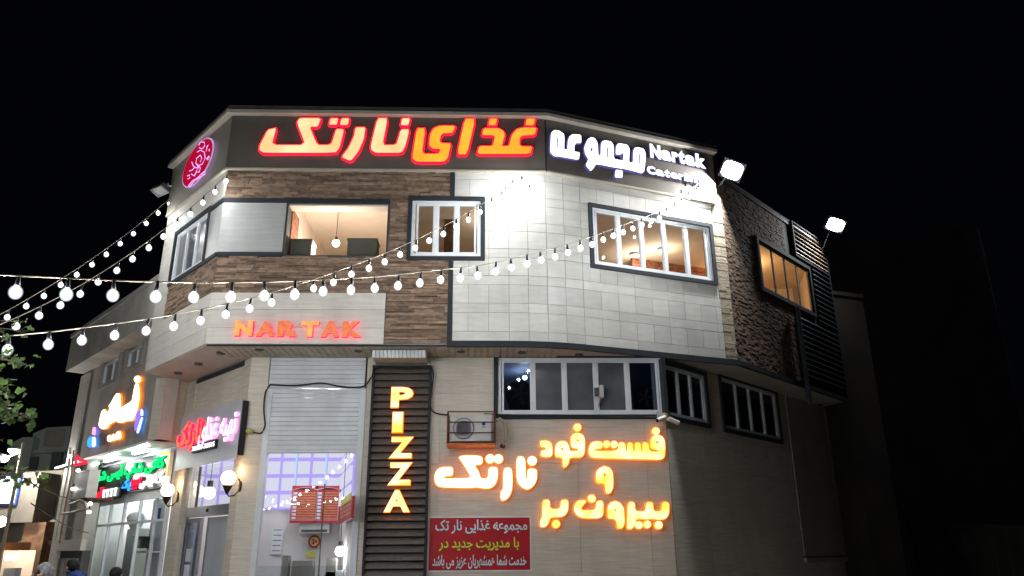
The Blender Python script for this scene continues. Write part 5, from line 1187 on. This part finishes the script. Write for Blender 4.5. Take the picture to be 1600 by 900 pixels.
# ================================================================== tree reaching in from the left
def leaf(mb, p, s_):
    d = Vector((random.gauss(0, 1), random.gauss(0, 1), random.gauss(-.2, .8))).normalized(); e = d.orthogonal().normalized(); e = (e + d.cross(e) * random.uniform(-1, 1)).normalized(); nn = d.cross(e) * .12 * s_
    w_ = s_ * random.uniform(.38, .5)
    mb.add([p, p + d * s_ * .35 + e * w_ + nn, p + d * s_ * .62 + e * w_ * .45, p + d * s_ * .78 + e * w_ * .6 + nn, p + d * s_, p + d * s_ * .78 - e * w_ * .6 + nn, p + d * s_ * .62 - e * w_ * .45, p + d * s_ * .35 - e * w_ + nn],
           [(0, 1, 2), (2, 3, 4), (0, 2, 4), (0, 4, 6), (4, 5, 6), (0, 6, 7)])
def tree(label, root, clusters, trunk_r, ls, dens, loc_top):
    t = empty('street_tree', root, label, 'tree', 'trees at the left edge')
    top = Vector(loc_top); root = Vector(root)
    MB().tube([root, root.lerp(top, .4) + Vector((.08, 0, 0)), root.lerp(top, .75), top], [trunk_r, trunk_r * .8, trunk_r * .65, trunk_r * .45], 10).build('trunk', 'bark', t, smooth=True)
    br = T(); lf = T()
    for (x, y, d, r) in clusters:
        v = ray(x, y); c = EYE + v * (d / v.y); mid = top.lerp(c, .5) + Vector((0, 0, .12))
        br.tube([top.lerp(root, .12), mid, c], [.018, .010, .004], 6)
        for _ in range(int(dens * r * r)):
            p = c + Vector((random.gauss(0, .42), random.gauss(0, .42), random.gauss(0, .34))) * r
            leaf(lf, p, ls * random.uniform(.6, 1.2))
            if random.random() < .18: br.tube([c, p], .003, 3)
    br.build('branch', 'bark', t); lf.build('crown', 'leaf', t)
tree('leafy street tree whose lit branch tips reach in at the left edge', (-5.2, 5.2, 0), [(x, y, 6.2, r) for x, y, r in ((6, 520, .09), (32, 516, .07), (6, 563, .12), (34, 562, .10), (2, 590, .09), (42, 570, .05), (-60, 540, .3), (-110, 600, .4), (4, 612, .13), (12, 632, .16), (28, 648, .12), (44, 653, .07), (-30, 640, .2), (5, 690, .05), (-110, 500, .4), (-110, 680, .4), (33, 503, .05), (-260, 520, .5), (-420, 560, .5), (-330, 640, .5), (-520, 640, .45), (-240, 400, .45), (-400, 430, .5))], .12, .075, 950, (-5.05, 5.4, 3.2))
tree('smaller yellowish tree with twigs in front of the bright panel', (-9.7, 11.2, 0), [(x, y, 12, r) for x, y, r in ((60, 737, .10), (66, 748, .14), (76, 752, .10), (20, 738, .14), (0, 742, .16), (40, 742, .10), (-35, 730, .4), (30, 755, .08), (58, 757, .06))], .08, .12, 420, (-9.6, 11.6, 3.0))

# ================================================================== people
def person(x, ytop, d, face_dir, shirt, hair, label, h=1.66, build=1., stoop=0.):
    v = ray(x, ytop); p = EYE + v * (d / v.y); base = Vector((p.x, p.y, 0.0)); h = p.z + stoop
    t = empty('person', base, label, 'person', 'passers-by on the pavement')
    k = h / 1.72; f = Vector((math.cos(face_dir), math.sin(face_dir), 0)); r = Vector((f.y, -f.x, 0))
    J = {}; V = []; Rr = []; E_ = []
    def vtx(n, rr, uu, ff, rad, par=None):
        J[n] = len(V); V.append((r * rr + f * (ff + stoop * 1.3 * (uu > 1.45)) + Vector((0, 0, uu - stoop * (uu > 1.45)))) * k); Rr.append(rad * k * build)
        if par: E_.append((J[par], J[n]))
    vtx('pelvis', 0, .95, 0, .125); vtx('waist', 0, 1.1, .0, .115, 'pelvis'); vtx('chest', 0, 1.28, .0, .135, 'waist'); vtx('collar', 0, 1.41, -.01, .085, 'chest'); vtx('neck', 0, 1.48, .0, .048, 'collar'); vtx('jaw', 0, 1.54, .02, .062, 'neck'); vtx('skull', 0, 1.62, .005, .092, 'jaw')
    for s_ in (-1, 1):
        n = 'LR'[s_ > 0]; vtx('sh' + n, s_ * .17, 1.37, 0, .058, 'collar'); vtx('el' + n, s_ * .23, 1.1, -.02 + .06 * s_, .04, 'sh' + n); vtx('wr' + n, s_ * .22, .87, .08 + .05 * s_, .028, 'el' + n); vtx('pa' + n, s_ * .22, .80, .10 + .05 * s_, .03, 'wr' + n)
        for q in range(4): vtx('f%d' % q + n, s_ * .22 + (q - 1.5) * .016, .70 + .008 * abs(q - 1), .12 + .05 * s_, .009, 'pa' + n)
        vtx('th' + n, s_ * .19, .76, .15 + .05 * s_, .010, 'pa' + n)
        vtx('hp' + n, s_ * .09, .88, 0, .09, 'pelvis'); vtx('kn' + n, s_ * .10, .50, .06 * s_ + .02, .058, 'hp' + n); vtx('an' + n, s_ * .10, .10, .10 * s_ - .02, .038, 'kn' + n); vtx('to' + n, s_ * .11, .04, .10 * s_ + .14, .032, 'an' + n)
    me = bpy.data.meshes.new('body'); me.from_pydata([tuple(q) for q in V], E_, []); o = bpy.data.objects.new('body', me); COL.objects.link(o); o.parent = t
    sk = o.modifiers.new('skin', 'SKIN'); sk.use_smooth_shade = True
    for i, q in enumerate(me.skin_vertices[0].data): q.radius = (Rr[i], Rr[i]); q.use_root = i == 0
    o.modifiers.new('sub', 'SUBSURF').levels = 1; o.modifiers['sub'].render_levels = 1
    dg = bpy.context.evaluated_depsgraph_get(); nm = bpy.data.meshes.new_from_object(o.evaluated_get(dg)); o.modifiers.clear(); o.data = nm
    nm.materials.clear()
    for q in ('skin', shirt, 'cloth_dark'): nm.materials.append(M[q])
    for pl in nm.polygons:
        z_ = pl.center.z / k; lat = abs(pl.center.dot(r)) / k
        pl.material_index = 2 if z_ < .93 and lat < .19 else (1 if (.93 <= z_ < 1.455 or (z_ > 1.1 and lat > .1 and z_ < 1.46)) and not (z_ < 1.0 and lat > .19) else 0); pl.use_smooth = True
    c = base + (Vector((0, 0, 1.625 - stoop)) + f * 1.3 * stoop) * k
    hb = MB().ball(c - f * .022 * k + Vector((0, 0, .025 * k)), .108 * k, 16, 10, 1.02); hb.v = [q if not ((q - c).dot(f) > .045 * k and q.z < c.z + .035 * k) else q - f * .05 * k for q in hb.v]; hb.build('hair', hair, t, smooth=True)
    MB().ball(c + f * .1 * k - Vector((0, 0, .02)) * k, .014 * k, 8, 6, 1.4).build('nose', 'skin', t, smooth=True)
    for s_ in (-1, 1):
        MB().ball(c + f * .085 * k + r * .033 * s_ * k, .011 * k, 8, 6).build('eye', 'print_black', t); MB().ball(c + r * .098 * s_ * k - Vector((0, 0, .02)) * k, .022 * k, 8, 6, 1.5).build('ear', 'skin', t, smooth=True)
    m_ = MB().tube([c + f * .088 * k + r * .02 * k - Vector((0, 0, .06)) * k, c + f * .088 * k - r * .02 * k - Vector((0, 0, .06)) * k], .005, 5); m_.build('mouth', 'menu_red', t)
    return t
person(69, 883, 10.5, math.radians(200), 'cloth_grey', 'hair_grey', 'grey haired person at the bottom left, head turned to the left')
person(123, 876, 15.0, math.radians(165), 'cloth_blue', 'hair_black', 'person in a dark blue top with short black hair near the doorway', build=1.1, stoop=.10)
person(183, 889, 13.5, math.radians(80), 'cloth_dark', 'hair_black', 'dark haired person low in front of the cafe door, seen from behind')
